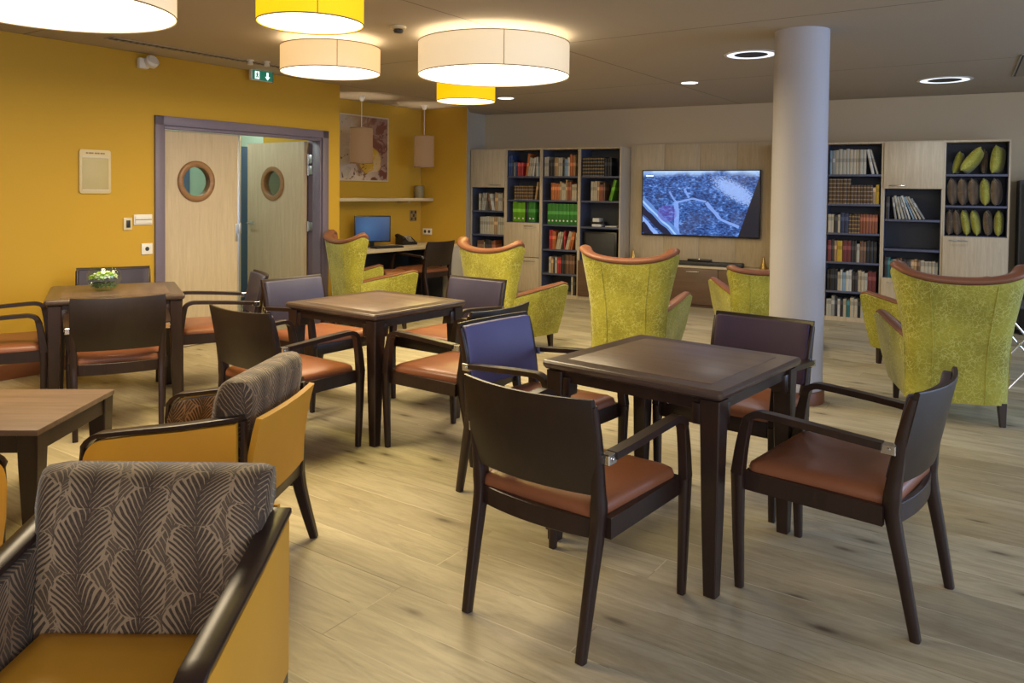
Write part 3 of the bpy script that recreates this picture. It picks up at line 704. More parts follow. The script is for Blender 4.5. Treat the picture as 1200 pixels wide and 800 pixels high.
row(L3, 1.661, 'on the top shelf above the black case', [('gilded black', 9, .034, .25), ('black', 3, .034, .24)], .03, .56, 'gilt black set')
row(L3, 1.333, 'on the second shelf above the black case', [('cream', 3, .032, .26), ('tan', 1, .03, .26), ('rust', 2, .026, .22), ('brown', 1, .025, .24), (None, 1, .06, 0), ('bright green', 1, .045, .29)], .16, .565, 'books left of the leaning green folder', lean={7: 14})
row(R1, 1.682, 'on the top shelf right of the round column', [('light blue', 1, .03, .27), ('grey', 1, .03, .27), ('pale', 4, .035, .29), ('cream', 3, .035, .29), ('pale', 2, .035, .29), ('white', 1, .03, .28), ('pale', 1, .02, .29), ('brown', 1, .035, .29)], .035, .58, 'pale illustrated set on the top shelf', lean={11: -12, 12: -16, 13: -20})
row(R1, 1.345, 'on the second shelf right of the round column', [('gilded brown', 6, .036, .285), ('gilded brown', 7, .032, .215), ('tan', 1, .03, .2), ('yellow', 1, .03, .22), ('tan', 1, .025, .22)], .03, .58, 'gilt brown set')
row(R1, 1.012, 'on the third shelf right of the round column', [('cream', 2, .03, .21), ('dark', 1, .04, .2), ('cream', 1, .025, .21), ('navy', 2, .04, .23), ('gilded brown', 4, .03, .215), ('rust', 8, .030, .215)], .03, .58, 'brown bound set')
row(R1, .679, 'on the fourth shelf right of the round column', [('maroon', 1, .04, .25), ('dark', 1, .03, .25), ('tan', 1, .03, .25), ('yellow', 1, .05, .25), ('maroon', 2, .045, .25), ('dark', 2, .03, .24), ('pale', 1, .03, .22), ('brown', 2, .03, .24), ('black', 3, .035, .25), ('rust', 1, .03, .2)], .03, .58, 'maroon and yellow books')
row(R1, .343, 'on the fifth shelf right of the round column', [('black', 3, .04, .24), ('cream', 1, .03, .22), ('white', 1, .02, .24), ('light blue', 1, .035, .22), ('white', 2, .03, .24), ('dark', 2, .03, .22), ('cream', 2, .035, .24), ('pale', 1, .03, .22), ('maroon', 2, .04, .24)], .03, .58, 'white and blue books')
row(R1, .045, 'on the bottom right of the round column', [('pale', 2, .03, .20), ('grey', 1, .04, .24), ('dark', 1, .03, .23), ('white', 1, .03, .21), ('dark', 1, .03, .2), ('cream', 1, .035, .21), ('teal', 1, .04, .2), ('cream', 2, .036, .22), ('black', 1, .03, .21), ('pale', 2, .03, .22), ('brown', 1, .03, .22)], .03, .58, 'bottom row of books')
row(R2, 1.182, 'under the door right of the round column', [('dark', 1, .04, .25), (None, 1, .02, 0), ('grey', 1, .02, .24), ('pale', 2, .022, .26), ('grey', 1, .02, .27), ('white', 1, .02, .27), ('light blue', 1, .02, .27), ('pale', 2, .022, .28), ('grey', 1, .02, .27)], .03, .46, 'leaning magazines', lean={1: -8, 2: -12, 3: -14, 4: -16, 5: -18, 6: -22, 7: -24, 8: -27, 9: -30})
row(R2, .532, 'on the shelf above the lower door', [('dark', 1, .03, .23), ('teal', 1, .03, .22), ('teal', 1, .03, .20), ('pale', 1, .03, .2), ('brown', 2, .03, .22), ('dark', 2, .04, .21), ('tan', 2, .03, .21), ('brown', 1, .03, .2), ('cream', 4, .034, .2), ('pale', 2, .03, .19)], .03, .57, 'books above the lower door')
# dark box and small white things in the last left column
r = thing('black_case', 'black case filling the lower open bay beside the television cabinet', 'case', UW(L3+.06, .05, .5415), A_B)
b = B(); b.box(0, .47, 0, .28, 0, .38, .01); b.obj('body', 'black', r)
b = B(); b.box(.03, .44, -.006, 0, .03, .35, .004); b.obj('front_panel', 'dark', r)
for (x0, x1, z0, z1, m, lab, nm) in ((.17, .30, .985, 1.02, 'white', 'white flat box lying on the shelf above the black case', 'flat_box'), (.14, .34, 1.0205, 1.05, 'black', 'black flat device on a white box above the black case', 'media_player'),
      (.18, .27, 1.0505, 1.10, 'white', 'small white box topmost of the stack above the black case', 'small_box'), (.36, .52, .985, 1.0, 'white', 'thin white tray at the right of the shelf above the case', 'tray')):
    b = B(); b.box(0, x1-x0, 0, .16, 0, z1-z0-.0005, .004, 3); b.box(.01, x1-x0-.01, -.0015, 0, .004, z1-z0-.005)
    tag(b.obj(nm, m, loc=UW(L3+x0, .06, z0+.0003), rotz=A_B), lab, 'box')

# cushions in the last right column
def cushion_mesh(sx, sz, th):
    b = B(); N = 14; rows = []
    for side in (-1, 1):
        g = []
        for i in range(N+1):
            u = -1+2*i/N; rw = []
            for j in range(N+1):
                v = -1+2*j/N
                k = max(0, (1-abs(u)**2.6))*max(0, (1-abs(v)**2.6))
                pin = 1-.07*(1-u*u)*(abs(v)**4); pin2 = 1-.07*(1-v*v)*(abs(u)**4)
                rw.append(b.bm.verts.new((u*sx/2*pin2, side*(th/2*k**.5+.002), (v*pin+1)*sz/2)))
            g.append(rw)
        rows.append(g)
        for i in range(N):
            for j in range(N):
                q = (g[i][j], g[i+1][j], g[i+1][j+1], g[i][j+1]); b.bm.faces.new(q if side < 0 else q[::-1])
    bmesh.ops.remove_doubles(b.bm, verts=b.bm.verts, dist=.0001)
    a, c = rows
    def seam(l1, l2):
        for k in range(len(l1)-1):
            try: b.bm.faces.new((l1[k], l1[k+1], l2[k+1], l2[k]))
            except Exception: pass
    seam([a[i][0] for i in range(N+1)], [c[i][0] for i in range(N+1)]); seam([a[i][N] for i in range(N+1)], [c[i][N] for i in range(N+1)])
    seam([a[0][j] for j in range(N+1)], [c[0][j] for j in range(N+1)]); seam([a[N][j] for j in range(N+1)], [c[N][j] for j in range(N+1)])
    return b
def cushion(x, z, mat, label, tilt=0, yaw=80, s=.31, th=.12, y=.17):
    m = cushion_mesh(s, s, th)
    R = Matrix.Rotation(radians(tilt), 4, 'Y') @ Matrix.Rotation(radians(yaw), 4, 'Z')
    for v in m.bm.verts: v.co = R @ v.co
    mz = min(v.co.z for v in m.bm.verts)
    for v in m.bm.verts: v.co.z -= mz
    tag(m.obj('cushion', mat, loc=UW(R3+x, y, z+.001), rotz=A_B, angle=60), label, 'cushion', 'cushions in the right bookcase column')
cushion(.11, 1.682, 'green', 'green cushion upright at the left end of the top cushion shelf', 14, 80, .25, .08, .24)
cushion(.18, 1.682, 'green', 'green cushion leaning far over on the top cushion shelf', 36, 78, .31, .12, .12)
cushion(.385, 1.682, 'frond_xz', 'brown cushion in the middle of the top cushion shelf', 0, 86, .27, .07, .25)
cushion(.49, 1.682, 'green', 'green cushion at the right end of the top cushion shelf', 6, 72, .30, .11, .16)
for i, (x, m, lab, ya) in enumerate(((.10, 'frond_xz', 'brown leaf cushion, leftmost on the middle cushion shelf', 84), (.20, 'frond_xz', 'brown leaf cushion, second on the middle cushion shelf', 82), (.30, 'frond_xz', 'brown leaf cushion, third on the middle cushion shelf', 80), (.405, 'green', 'green cushion among brown ones on the middle cushion shelf', 84), (.508, 'frond_xz', 'brown leaf cushion, rightmost on the middle cushion shelf', 80))):
    cushion(x, 1.345, m, lab, -3, ya, .295, .100)
for i, (x, m, lab, tl) in enumerate(((.078, 'frond_xz', 'brown leaf cushion, leftmost on the lowest cushion shelf', 0), (.155, 'frond_xz', 'brown leaf cushion, second on the lowest cushion shelf', -4), (.245, 'green', 'green cushion, left one of two leaning on the lowest cushion shelf', -9), (.34, 'green', 'green cushion, right one of two leaning on the lowest cushion shelf', -10), (.44, 'frond_xz', 'brown leaf cushion between green ones on the lowest cushion shelf', -4), (.53, 'green', 'green cushion, rightmost on the lowest cushion shelf', 0))):
    cushion(x, 1.021, m, lab, tl, 83, .278, .085)

# ------------------------------------------------------------------ alcove desk corner
def AL(s, y, z=0): return LW(s, y+.938, z)      # y measured from the alcove wall (negative = into the room)
r = thing('desk', 'pale built-in desk top along the yellow alcove wall', 'desk', AL(.02, -.66), A_L)
b = B(); b.box(0, 2.36, 0, .655, .685, .725, .004); b.obj('desk_top', 'oak_x', r)
b = B(); b.box(.0, .03, .02, .65, 0, .684, .002); b.obj('side_panel', 'dark', r)
b = B(); b.box(.03, 2.08, .60, .62, .1, .684, .002); b.obj('modesty_panel', 'dark', r)
b = B(); b.box(2.08, 2.10, .02, .65, 0, .684, .002); b.obj('side_panel', 'dark', r)
# low cupboard along the alcove's side wall (faces the camera): axis along -y of the wall frame
A_S = A_L-pi/2
r = thing('low_cupboard', 'low pale cupboard beside the desk under the double socket', 'cupboard', AL(2.12, -.03), A_S)
# local x runs towards the room (0..~.8), local y towards the side wall
b = B(); b.box(.64, .785, 0, .27, 0, .69, .002); b.box(.0, .64, .05, .27, 0, .68); b.obj('body', 'grey_fabric', r)
b = B(); b.box(.64, .79, -.012, .272, .69, .725, .003); b.obj('top', 'oak_x', r)
b = B(); b.box(.645, .782, -.018, -.001, .03, .665, .002); d = b.obj('door', 'grey_fabric', r)
b = B(); b.tube([(.66, -.018, .63), (.66, -.04, .63), (.76, -.04, .63), (.76, -.018, .63)], .005); b.tube([(.66, -.018, .60), (.66, -.04, .60), (.76, -.04, .60), (.76, -.018, .60)], .005); b.obj('handle', 'steel', d)
r = thing('wall_shelf', 'long pale wall shelf below the painting in the alcove', 'shelf', AL(.02, -.255, 1.30), A_L)
b = B(); b.box(0, 2.365, 0, .254, 0, .042, .003); b.obj('board', 'oak_x', r)
b = B(); b.box(.3, .34, .05, .254, -.02, 0, .002); b.box(1.9, 1.94, .05, .254, -.02, 0, .002); b.obj('bracket', 'steel', r)
r = thing('candle_holder', 'grey patterned candle holder at the end of the wall shelf', 'candle holder', AL(2.236, -.12, 1.3425), A_L)
b = B(); b.lathe([(0, 0), (.062, 0), (.068, .01), (.068, .165), (.06, .17), (.056, .165), (.056, .02), (0, .02)], 28); b.obj('pot', plain('patterned_grey_ceramic', (.22, .19, .11), .5, .5, 60), r)
b = B(); b.lathe([(0, .021), (.04, .021), (.04, .11), (0, .115)], 20); b.obj('candle', 'pages', r)
r = thing('painting', 'framed abstract blossom painting in white, ochre and dark red', 'painting', AL(.72, -.03, 1.555), A_L)
b = B(); b.box(.018, .982, .004, .028, .018, .827); b.obj('canvas', 'painting', r)
b = B(); b.box(0, 1, 0, .029, 0, .018, .002); b.box(0, 1, 0, .029, .827, .845, .002); b.box(0, .018, 0, .029, .018, .827, .002); b.box(.982, 1, 0, .029, .018, .827, .002); b.obj('frame', 'oak_x', r)
# monitor
r = thing('computer_monitor', 'flat computer monitor with a blue screen on the desk', 'monitor', AL(1.16, -.30, .7255), A_L-radians(28))
b = B(); b.box(-.235, .235, 0, .03, .06, .395, .006); o = b.obj('casing', 'black', r)
b = B(); b.box(-.219, .219, -.002, 0, .078, .379); b.obj('screen', 'monitor', r)
b = B(); b.prism(rrect(-.11, .11, -.07, .11, .03), 0, .012, 'z'); b.box(-.03, .03, .03, .05, .012, .2, .004); b.obj('stand', 'black', r)
r = thing('keyboard', 'black keyboard lying in front of the monitor', 'keyboard', AL(1.17, -.60, .7255), A_L-radians(8))
b = B(); b.box(-.21, .21, 0, .14, 0, .018, .004); b.obj('base', 'black', r)
b = B()
for i in range(14):
    for j in range(4): b.box(-.2+i*.0287, -.2+i*.0287+.024, .012+j*.03, .012+j*.03+.024, .018, .024, .002, 1)
b.obj('keys', 'dark', r)
r = thing('desk_telephone', 'black desk telephone right of the monitor', 'telephone', AL(1.78, -.36, .7255), A_L-radians(15))
b = B(); b.prism([(0, 0), (.19, 0), (.19, .09), (.15, .10), (0, .03)], -.10, .12, 'x'); b.obj('base', 'black', r, angle=25)
b = B(); b.sweep([(-.08, .01, .075), (-.08, .04, .10), (-.08, .10, .115), (-.08, .16, .13), (-.08, .19, .11)], [(.05, .04), (.04, .025), (.036, .022), (.04, .025), (.05, .04)]); b.obj('handset', 'black', r)
b = B()
for i in range(3):
    for j in range(4): b.box(.0+i*.03, .022+i*.03, .02+j*.022, .036+j*.022, .045+j*.012, .052+j*.012, .002, 1)
b.obj('keypad', 'grey_fabric', r)
b = B(); b.box(-.02, .10, .12, .15, .09, .105, .002); b.obj('display', 'steel', r)
def wallplate(name, label, cat, pt, ang, wd, h, mat, kind):
    r = thing(name, label, cat, pt, ang)
    b = B(); b.box(0, wd, -.012, -.0005, 0, h, .003); b.obj('plate', mat, r)
    b = B()
    if kind == 'socket2':
        for cx in (wd*.27, wd*.73): b.prism([(cx+.022*cos(2*pi*k/20), h/2+.022*sin(2*pi*k/20)) for k in range(20)], -.0135, -.012, 'y')
        b.obj('socket_well', 'dark', r)
    elif kind == 'socket':
        b.prism([(wd/2+.018*cos(2*pi*k/20), h/2+.018*sin(2*pi*k/20)) for k in range(20)], -.0135, -.012, 'y'); b.obj('socket_well', 'dark', r)
    elif kind == 'switch':
        b.box(wd*.30, wd*.75, -.018, -.012, h*.2, h*.8, .003); b.obj('rocker', 'black', r)
    elif kind == 'strip':
        b.box(wd*.06, wd*.94, -.020, -.012, h*.12, h*.88, .004); b.obj('cover', mat, r)
        b2 = B(); b2.box(wd*.06, wd*.94, -.021, -.020, h*.47, h*.53); b2.obj('seam', 'dark', r)
    elif kind == 'thermo':
        for i in range(3):
            for j in range(3):
                if (i+j) % 2 == 0: b.box(wd*(.08+.3*i), wd*(.34+.3*i), -.016, -.012, h*(.08+.3*j), h*(.34+.3*j), .002)
        b.obj('buttons', 'dark', r)
    return r
wallplate('double_socket', 'white double socket on the alcove side wall above the cupboard', 'socket', AL(2.3995, -.06, .83), A_S, .16, .085, 'white', 'socket2')
wallplate('control_plate', 'dark patterned control plate on the wall under the shelf', 'switch', AL(2.18, -.0005, 1.02), A_L, .13, .15, plain('bronze_plate', (.25, .17, .07), .5), 'thermo')
wallplate('light_switch', 'ivory light switch with a black rocker on the yellow wall', 'switch', LW(-2.414, 0, 1.083), A_L, .075, .105, 'ivory', 'switch')
wallplate('cover_strip', 'white oblong cover plate between switch and purple door frame', 'switch', LW(-2.325, 0, 1.125), A_L, .165, .088, 'white', 'strip')
wallplate('wall_socket', 'single white wall socket low beside the purple door frame', 'socket', LW(-2.258, 0, .87), A_L, .10, .095, 'white', 'socket')
# notice plaque
r = thing('notice_plaque', 'beige framed notice plaque on the yellow wall', 'sign', LW(-2.773, 0, 1.389), A_L)
pl = plain('plaque_beige', (.60, .50, .28), .45, .04)
b = B(); b.prism(rrect(0, .252, 0, .352, .018), -.016, -.0005, 'y', bev=.003); b.obj('board', pl, r)
b = B(); b.box(.022, .23, -.0175, -.016, .035, .285, .002); b.obj('sheet', plain('plaque_sheet', (.46, .39, .20), .5, .04), r)
b = B(); b.box(.02, .232, -.019, -.016, .285, .300, .001); b.box(.02, .232, -.019, -.016, .022, .034, .001); b.obj('rail', 'pages', r)
b = B(); 
for k, wd in enumerate((.018, .022, .014, .02, .016, .02, .012)): b.box(.05+k*.023, .05+k*.023+wd, -.0168, -.016, .318, .330)
b.obj('heading', 'rim', r)
# motion sensor
r = thing('motion_sensor', 'white round motion sensor high on the yellow wall', 'sensor', LW(-2.25, -.001, 2.445), A_L)
b = B(); b.box(-.045, .045, -.05, 0, 0, .09, .012, 3); b.obj('base', 'white', r)
b = B(); b.lathe([(0, -.03), (.045, -.03), (.055, -.015), (.055, .02), (.04, .035), (0, .035)], 24)
M4 = Matrix.Translation((.05, -.07, .06)) @ Matrix.Rotation(radians(65), 4, 'X')
for v in b.bm.verts: v.co = M4 @ v.co
b.obj('sensor_head', 'white', r)
# exit sign
r = thing('exit_sign', 'green and white exit sign hanging from the ceiling by the wall', 'sign', LW(-1.22, -.10, 2.478), A_L)
b = B(); b.box(0, .25, 0, .035, 0, .099, .003); b.obj('housing', 'white', r)
b = B(); b.box(.014, .246, -.003, 0, .004, .095, .001); b.obj('face', 'exit_green', r)
b = B(); b.prism([(.185, .012), (.213, .045), (.196, .045), (.196, .085), (.174, .085), (.174, .045), (.157, .045)], -.005, -.003, 'y'); b.obj('down_arrow', 'exit_white', r)
b = B(); b.box(.04, .09, -.005, -.003, .014, .086); b.obj('doorway_symbol', 'exit_white', r)
b = B(); b.prism([(.066+.006*cos(2*pi*k/10), .076+.006*sin(2*pi*k/10)) for k in range(10)], -.0065, -.005, 'y'); b.prism([(.058, .068), (.073, .068), (.080, .052), (.072, .055), (.071, .046), (.082, .030), (.076, .022), (.064, .038), (.052, .022), (.046, .028), (.059, .048), (.050, .056)], -.0065, -.005, 'y'); b.obj('running_figure', 'exit_green', r)
b = B(); b.box(.252, .262, .01, .03, .0, .1); b.obj('end_cap', 'dark', r)

# ------------------------------------------------------------------ ceiling fittings
def drum(x, y, rad, h, zb, shade, label, power, seam=True):
    r = thing('drum_lamp', label, 'ceiling lamp', (x, y, zb), 0)
    b = B(); b.lathe([(rad, 0), (rad+.003, .003), (rad+.003, h-.003), (rad, h), (rad-.003, h-.003), (rad-.003, .003)], 72, closed=True); s = b.obj('lamp_shade', shade, r, angle=60)
    b = B(); b.lathe([(rad+.0032, -.003), (rad+.005, -.003), (rad+.005, .004), (rad+.0032, .004)], 72, closed=True); b.obj('rim', 'rim', s, angle=60)
    b = B(); b.lathe([(rad+.0032, h-.004), (rad+.005, h-.004), (rad+.005, h+.002), (rad+.0032, h+.002)], 72, closed=True); b.obj('rim', 'rim', s, angle=60)
    if seam:
        a = atan2(-y, -x)+.12
        b = B(); b.box(rad+.003, rad+.005, -.002, .002, 0, h, mat=Matrix.Rotation(a, 4, 'Z')); b.obj('seam', 'rim', s)
    b = B(); b.lathe([(0, .004), (rad-.004, .004), (rad-.004, .010), (0, .010)], 72); b.obj('diffuser', 'diffuser', r, angle=60)
    b = B(); b.lathe([(0, h-.04), (.05, h-.04), (.05, H-zb-.001), (0, H-zb-.001)], 24); b.obj('ceiling_mount', 'white', r)
    plight('drum_lamp_glow', (x, y, zb+h-.03), power*.22, (1, .74, .42), rad*.25)
    d = bpy.data.lights.new('drum_lamp_light', 'AREA'); d.shape = 'DISK'; d.size = rad*1.9; d.energy = power; d.color = (1, .80, .22) if 'yellow' in shade else (1, .80, .50)
    o = bpy.data.objects.new('drum_lamp_light', d); C.objects.link(o); o.location = (x, y, zb-.006)
drum(-.145, 5.75, .55, .235, 2.285, 'shade_cream', 'large cream drum lamp in the middle of the ceiling', 40)
drum(-2.20, 3.77, .53, .235, 2.285, 'shade_cream', 'large cream drum lamp cut off by the top left corner', 40)
drum(-1.39, 5.95, .368, .19, 2.325, 'shade_peach', 'medium peach drum lamp with a seam, above the double door', 22)
drum(-1.09, 4.20, .277, .19, 2.325, 'shade_yellow', 'yellow drum lamp nearest the camera at the top edge', 17)
drum(-.467, 7.72, .285, .19, 2.325, 'shade_yellow', 'small yellow drum lamp behind the large middle one', 17, False)
def pendant(x, y, z0, z1, rad, label):
    r = thing('pendant_lamp', label, 'pendant lamp', (x, y, z0), 0, 'brown pendant lamps over the desk')
    h = z1-z0
    b = B(); b.lathe([(rad, 0), (rad+.002, .002), (rad+.002, h-.002), (rad, h), (rad-.002, h-.002), (rad-.002, .002)], 40, closed=True); s = b.obj('lamp_shade', 'shade_brown', r, angle=60)
    b = B(); b.lathe([(rad+.0022, -.003), (rad+.004, -.003), (rad+.004, .006), (rad+.0022, .006)], 40, closed=True); b.obj('rim', 'rim', s, angle=60)
    b = B(); b.lathe([(rad+.0022, h-.006), (rad+.004, h-.006), (rad+.004, h+.002), (rad+.0022, h+.002)], 40, closed=True); b.obj('rim', 'rim', s, angle=60)
    b = B(); b.tube([(0, 0, h-.06), (0, 0, H-z0-.05)], .004); b.obj('cord', 'white', r)
    b = B(); b.lathe([(0, H-z0-.06), (.02, H-z0-.06), (.04, H-z0-.02), (.042, H-z0-.001), (0, H-z0-.001)], 24); b.obj('ceiling_rose', 'white', r)
    b = B(); b.lathe([(0, h-.10), (.02, h-.10), (.02, h-.04), (0, h-.04)], 16); b.tube([(-rad+.002, 0, h-.05), (rad-.002, 0, h-.05)], .003); b.obj('lamp_holder', 'white', r)
    b = B(); b.lathe([(0, h-.20), (.022, h-.19), (.03, h-.16), (.022, h-.12), (.012, h-.10), (0, h-.10)], 20); b.obj('bulb', 'diffuser', r)
    plight('pendant_light', (x, y, z0+.26), 11, (1, .80, .52), .05)
pendant(-1.835, 9.472, 1.768, 2.193, .133, 'left brown pendant lamp hanging in front of the painting')
pendant(-1.178, 10.533-.15, 1.756, 2.171, .128, 'right brown pendant lamp hanging by the alcove side wall')
def downlight(x, y, rad, label, ring=False, power=8, spot=120):
    r = thing('ring_light' if ring else 'downlight', label, 'ceiling light', (x, y, H), 0)
    b = B(); b.lathe([(rad*.88, -.001), (rad*.88, -.008), (rad, -.004), (rad, -.001)], 48, closed=True); b.obj('trim_ring', 'white', r, angle=60)
    if ring:
        b = B(); b.lathe([(rad*.62, -.001), (rad*.62, -.007), (rad*.88, -.007), (rad*.88, -.001)], 48, closed=True); b.obj('light_ring', 'ring', r, angle=60)
        b = B(); b.lathe([(0, -.002), (rad*.615, -.002), (rad*.615, -.006), (0, -.006)], 48); b.obj('centre_disc', 'dark', r, angle=60)
    else:
        b = B(); b.lathe([(0, -.001), (rad*.875, -.001), (rad*.875, -.005), (0, -.005)], 48); b.obj('diffuser', 'downlight', r, angle=60)
    plight('downlight_lamp', (x, y, H-.02), power, (1, .82, .58) if not ring else (.85, .92, 1), .06, spot)
downlight(1.926, 6.361, .215, 'ring shaped ceiling light beside the top of the round column', True, 20, 150)
downlight(4.201, 7.627, .245, 'ring shaped ceiling light at the right above the bookcases', True, 26, 150)
downlight(1.799, 8.0, .095, 'small bright round downlight in front of the television', False, 58)
downlight(-.09, 9.484, .11, 'small bright round downlight beside the small yellow drum lamp', False, 40)
# smoke detector, emergency lamps, grilles
r = thing('smoke_detector', 'small white smoke detector on the ceiling between the drum lamps', 'smoke detector', (-.801, 5.433, H))
b = B(); b.lathe([(0, -.001), (.055, -.001), (.055, -.018), (.045, -.022), (0, -.022)], 32); b.obj('base', 'ivory', r)
b = B(); b.lathe([(0, -.0225), (.03, -.0225), (.036, -.03), (.03, -.045), (0, -.048)], 24); b.obj('sensor_dome', 'dark', r)
for x, y, lab in ((-2.32, 6.90, 'left'), (-2.20, 6.98, 'right')):
    r = thing('emergency_spot', 'small white emergency spot above the exit sign, the %s one' % lab, 'spotlight', (x, y, H), 0, 'emergency spots')
    b = B(); b.lathe([(0, -.001), (.03, -.001), (.03, -.012), (0, -.012)], 20); b.obj('base', 'white', r)
    b = B(); b.lathe([(0, -.0125), (.016, -.0125), (.024, -.03), (.024, -.045), (0, -.045)], 20); b.obj('lamp_head', 'white', r)
def grille(label, cx, cy, ang, L, W, n, axis, slat='rim'):
    r = thing('air_grille', label, 'vent', (cx, cy, H), ang)
    b = B(); b.box(-L/2, L/2, -W/2, -W/2+.012, -.008, -.001); b.box(-L/2, L/2, W/2-.012, W/2, -.008, -.001); b.box(-L/2, -L/2+.012, -W/2, W/2, -.008, -.001); b.box(L/2-.012, L/2, -W/2, W/2, -.008, -.001); b.obj('frame', plain('grille_frame', (.36, .33, .29), .6), r)
    b = B(); b.box(-L/2+.012, L/2-.012, -W/2+.012, W/2-.012, -.003, -.001); b.obj('backing', 'dark', r)
    b = B()
    for k in range(n):
        if axis == 'x': yy = -W/2+.012+(k+.5)*(W-.024)/n; b.box(-L/2+.012, L/2-.012, yy-.034, yy+.034, -.008, -.003)
        else: xx = -L/2+.012+(k+.5)*(L-.024)/n; b.box(xx-.006, xx+.006, -W/2+.012, W/2-.012, -.008, -.003)
    b.obj('slats', plain('grille_slats', (.30, .26, .21), .6), r)
grille('long narrow air grille in the ceiling along the yellow wall', -2.46, 6.85, A_L, 2.2, .11, 40, 'y')
grille('dark slotted air grille in the ceiling at the right edge', 4.62, 6.65, radians(60), 1.3, .60, 6, 'x')

# ------------------------------------------------------------------ dining chairs
def dining_chair(label, back_pad, loc, rotz, group):
    r = thing('dining_chair', label, 'chair', loc, rotz, group)
    W_ = 'wenge'
    # seat frame
    b = B(); b.sweep([(-.262, -.215, .395), (-.276, .262, .395)], (.026, .07), side=(0, 0, 1)) if False else None
    for sx in (-1, 1):
        b.prism([(-.21, .36), (.265, .36), (.265, .43), (-.21, .425)], sx*.262-.012 if sx > 0 else -.274, sx*.262+.012 if sx > 0 else -.250, 'x')
    b.box(-.25, .25, .245, .268, .36, .43, .003)
    pts = [(-.235+.47*k/10, -.225-.03*(1-((k-5)/5)**2), .39) for k in range(11)]
    b.sweep(pts, (.065, .022), side=(0, 0, 1), ch=.2); b.obj('seat_frame', W_, r)
    # seat
    b = B(); ol = rrect(-.240, .240, -.238, .264, .035, 5, top=(-.264, .264))
    b.cushion(ol, [(.008, .405), (.0, .412), (.0, .44), (.006, .455), (.022, .466), (.05, .473), (.10, .479), (.16, .482)]); b.obj('seat', 'brown_leather', r, angle=60)
    # rear legs with back posts
    for sx in (-1, 1):
        prof = smooth([(sx*.232, -.308, 0), (sx*.236, -.268, .21), (sx*.239, -.234, .38), (sx*.241, -.230, .45), (sx*.244, -.242, .55), (sx*.249, -.262, .68), (sx*.250, -.290, .790)], 4)
        n = len(prof); sz = [(lerp(.030, .040, min(1, i/(n*.45))) if i < n*.55 else lerp(.034, .024, (i-n*.55)/(n*.45)), (lerp(.030, .052, min(1, i/(n*.45))) if i < n*.5 else lerp(.050, .022, (i-n*.5)/(n*.5)))) for i in range(n)]
        b = B(); b.sweep(prof, sz); b.obj('leg', W_, r, angle=50)
    # front leg running up into the armrest
    for sx in (-1, 1):
        prof = smooth([(sx*.283, .272, 0), (sx*.284, .280, .22), (sx*.285, .284, .42)], 4)
        n = len(prof); b = B(); b.sweep(prof, [(lerp(.026, .036, i/(n-1)), lerp(.028, .046, i/(n-1))) for i in range(n)]); b.obj('leg', W_, r, angle=50)
        prof = smooth([(sx*.285, .284, .42), (sx*.286, .271, .52), (sx*.286, .256, .598), (sx*.286, .243, .632), (sx*.286, .212, .649), (sx*.285, .17, .651), (sx*.283, .02, .643), (sx*.279, -.10, .634), (sx*.272, -.205, .626)], 4)
        n = len(prof); b = B(); b.sweep(prof, [(.036 if i < n*.3 else .042, lerp(.046, .024, min(1, i/(n*.42)))) for i in range(n)], ch=.15); b.obj('armrest', W_, r, angle=40)
        b = B(); b.box(min(sx*.251, sx*.287), max(sx*.251, sx*.287), -.248, -.200, .602, .636, .003, 1); b.tube([(sx*.289, -.225, .62), (sx*.292, -.225, .62)], .006); b.obj('bracket', 'chrome', r, angle=20)
    # back board: bent, leaning
    def back_ring(x, z0, z1, t, off):
        bend = .040*(1-(x/.26)**2)
        z1_ = z1+.006*(x/.26)**2
        yy = lambda z: -.232-bend-.085*((z-.50)/.31)**1.0*.75+off
        c = .006
        return [Vector((x, yy(z0)-t/2+c*.5, z0)), Vector((x, yy(z0+c)-t/2, z0+c)), Vector((x, yy((z0+z1)/2)-t/2, (z0+z1)/2)), Vector((x, yy(z1_-c)-t/2, z1_-c)), Vector((x, yy(z1_)-t/2+c*.5, z1_)), Vector((x, yy(z1_)+t/2-c*.5, z1_)), Vector((x, yy(z1_-c)+t/2, z1_-c)), Vector((x, yy((z0+z1)/2)+t/2, (z0+z1)/2)), Vector((x, yy(z0+c)+t/2, z0+c)), Vector((x, yy(z0)+t/2-c*.5, z0))]
    N = 12
    b = B(); b.loft([back_ring(-.258+.516*k/N, .500, .808, .018, -.004) for k in range(N+1)]); b.obj('backrest', 'wenge_panel', r, angle=50)
    b = B(); rings = []
    for k in range(N+5):
        q = k-2; x = -.236+.472*max(0, min(N, q))/N; e = {0: .55, 1: .9, N+3: .9, N+4: .55}.get(k, 1)
        x += {0: -.008, 1: -.004, N+3: .004, N+4: .008}.get(k, 0)
        zc = .652; hh = .142*(1-.03*(1-e)*4)
        rings.append(back_ring(x, zc-hh, zc+hh, .030*e, .020))
    b.loft(rings); b.obj('back_pad', back_pad, r, angle=60)
    return r
def rz(fx, fy): return atan2(fy, fx)-pi/2
G1, G2, G3 = 'chairs around the front right table', 'chairs around the middle table', 'chairs around the rear left table'
c1 = dining_chair('dark wooden armchair seen from behind at the front of the right table', 'purple', (.234, 2.730, 0), rz(.62, .785), G1)
dup(c1, (1.241, 2.857, 0), rz(-.752, .659), 'dark wooden armchair seen from the side at the right of the front table', G1)
dup(c1, (1.115, 3.783, 0), rz(-.638, -.769), 'armchair with plum velvet back behind the front table by the column', G1, {'back_pad': 'plum'})
dup(c1, (.147, 3.687, 0), rz(.769, -.638), 'armchair with bright blue-purple back at the left of the front table', G1, {'back_pad': 'blue_purple'})
dup(c1, (-.297, 4.406, 0), rz(-.807, .591), 'armchair at the right of the middle table, back to back with a blue one', G2)
dup(c1, (-1.240, 4.29, 0), rz(.591, .807), 'armchair seen from behind at the near left of the middle table', G2)
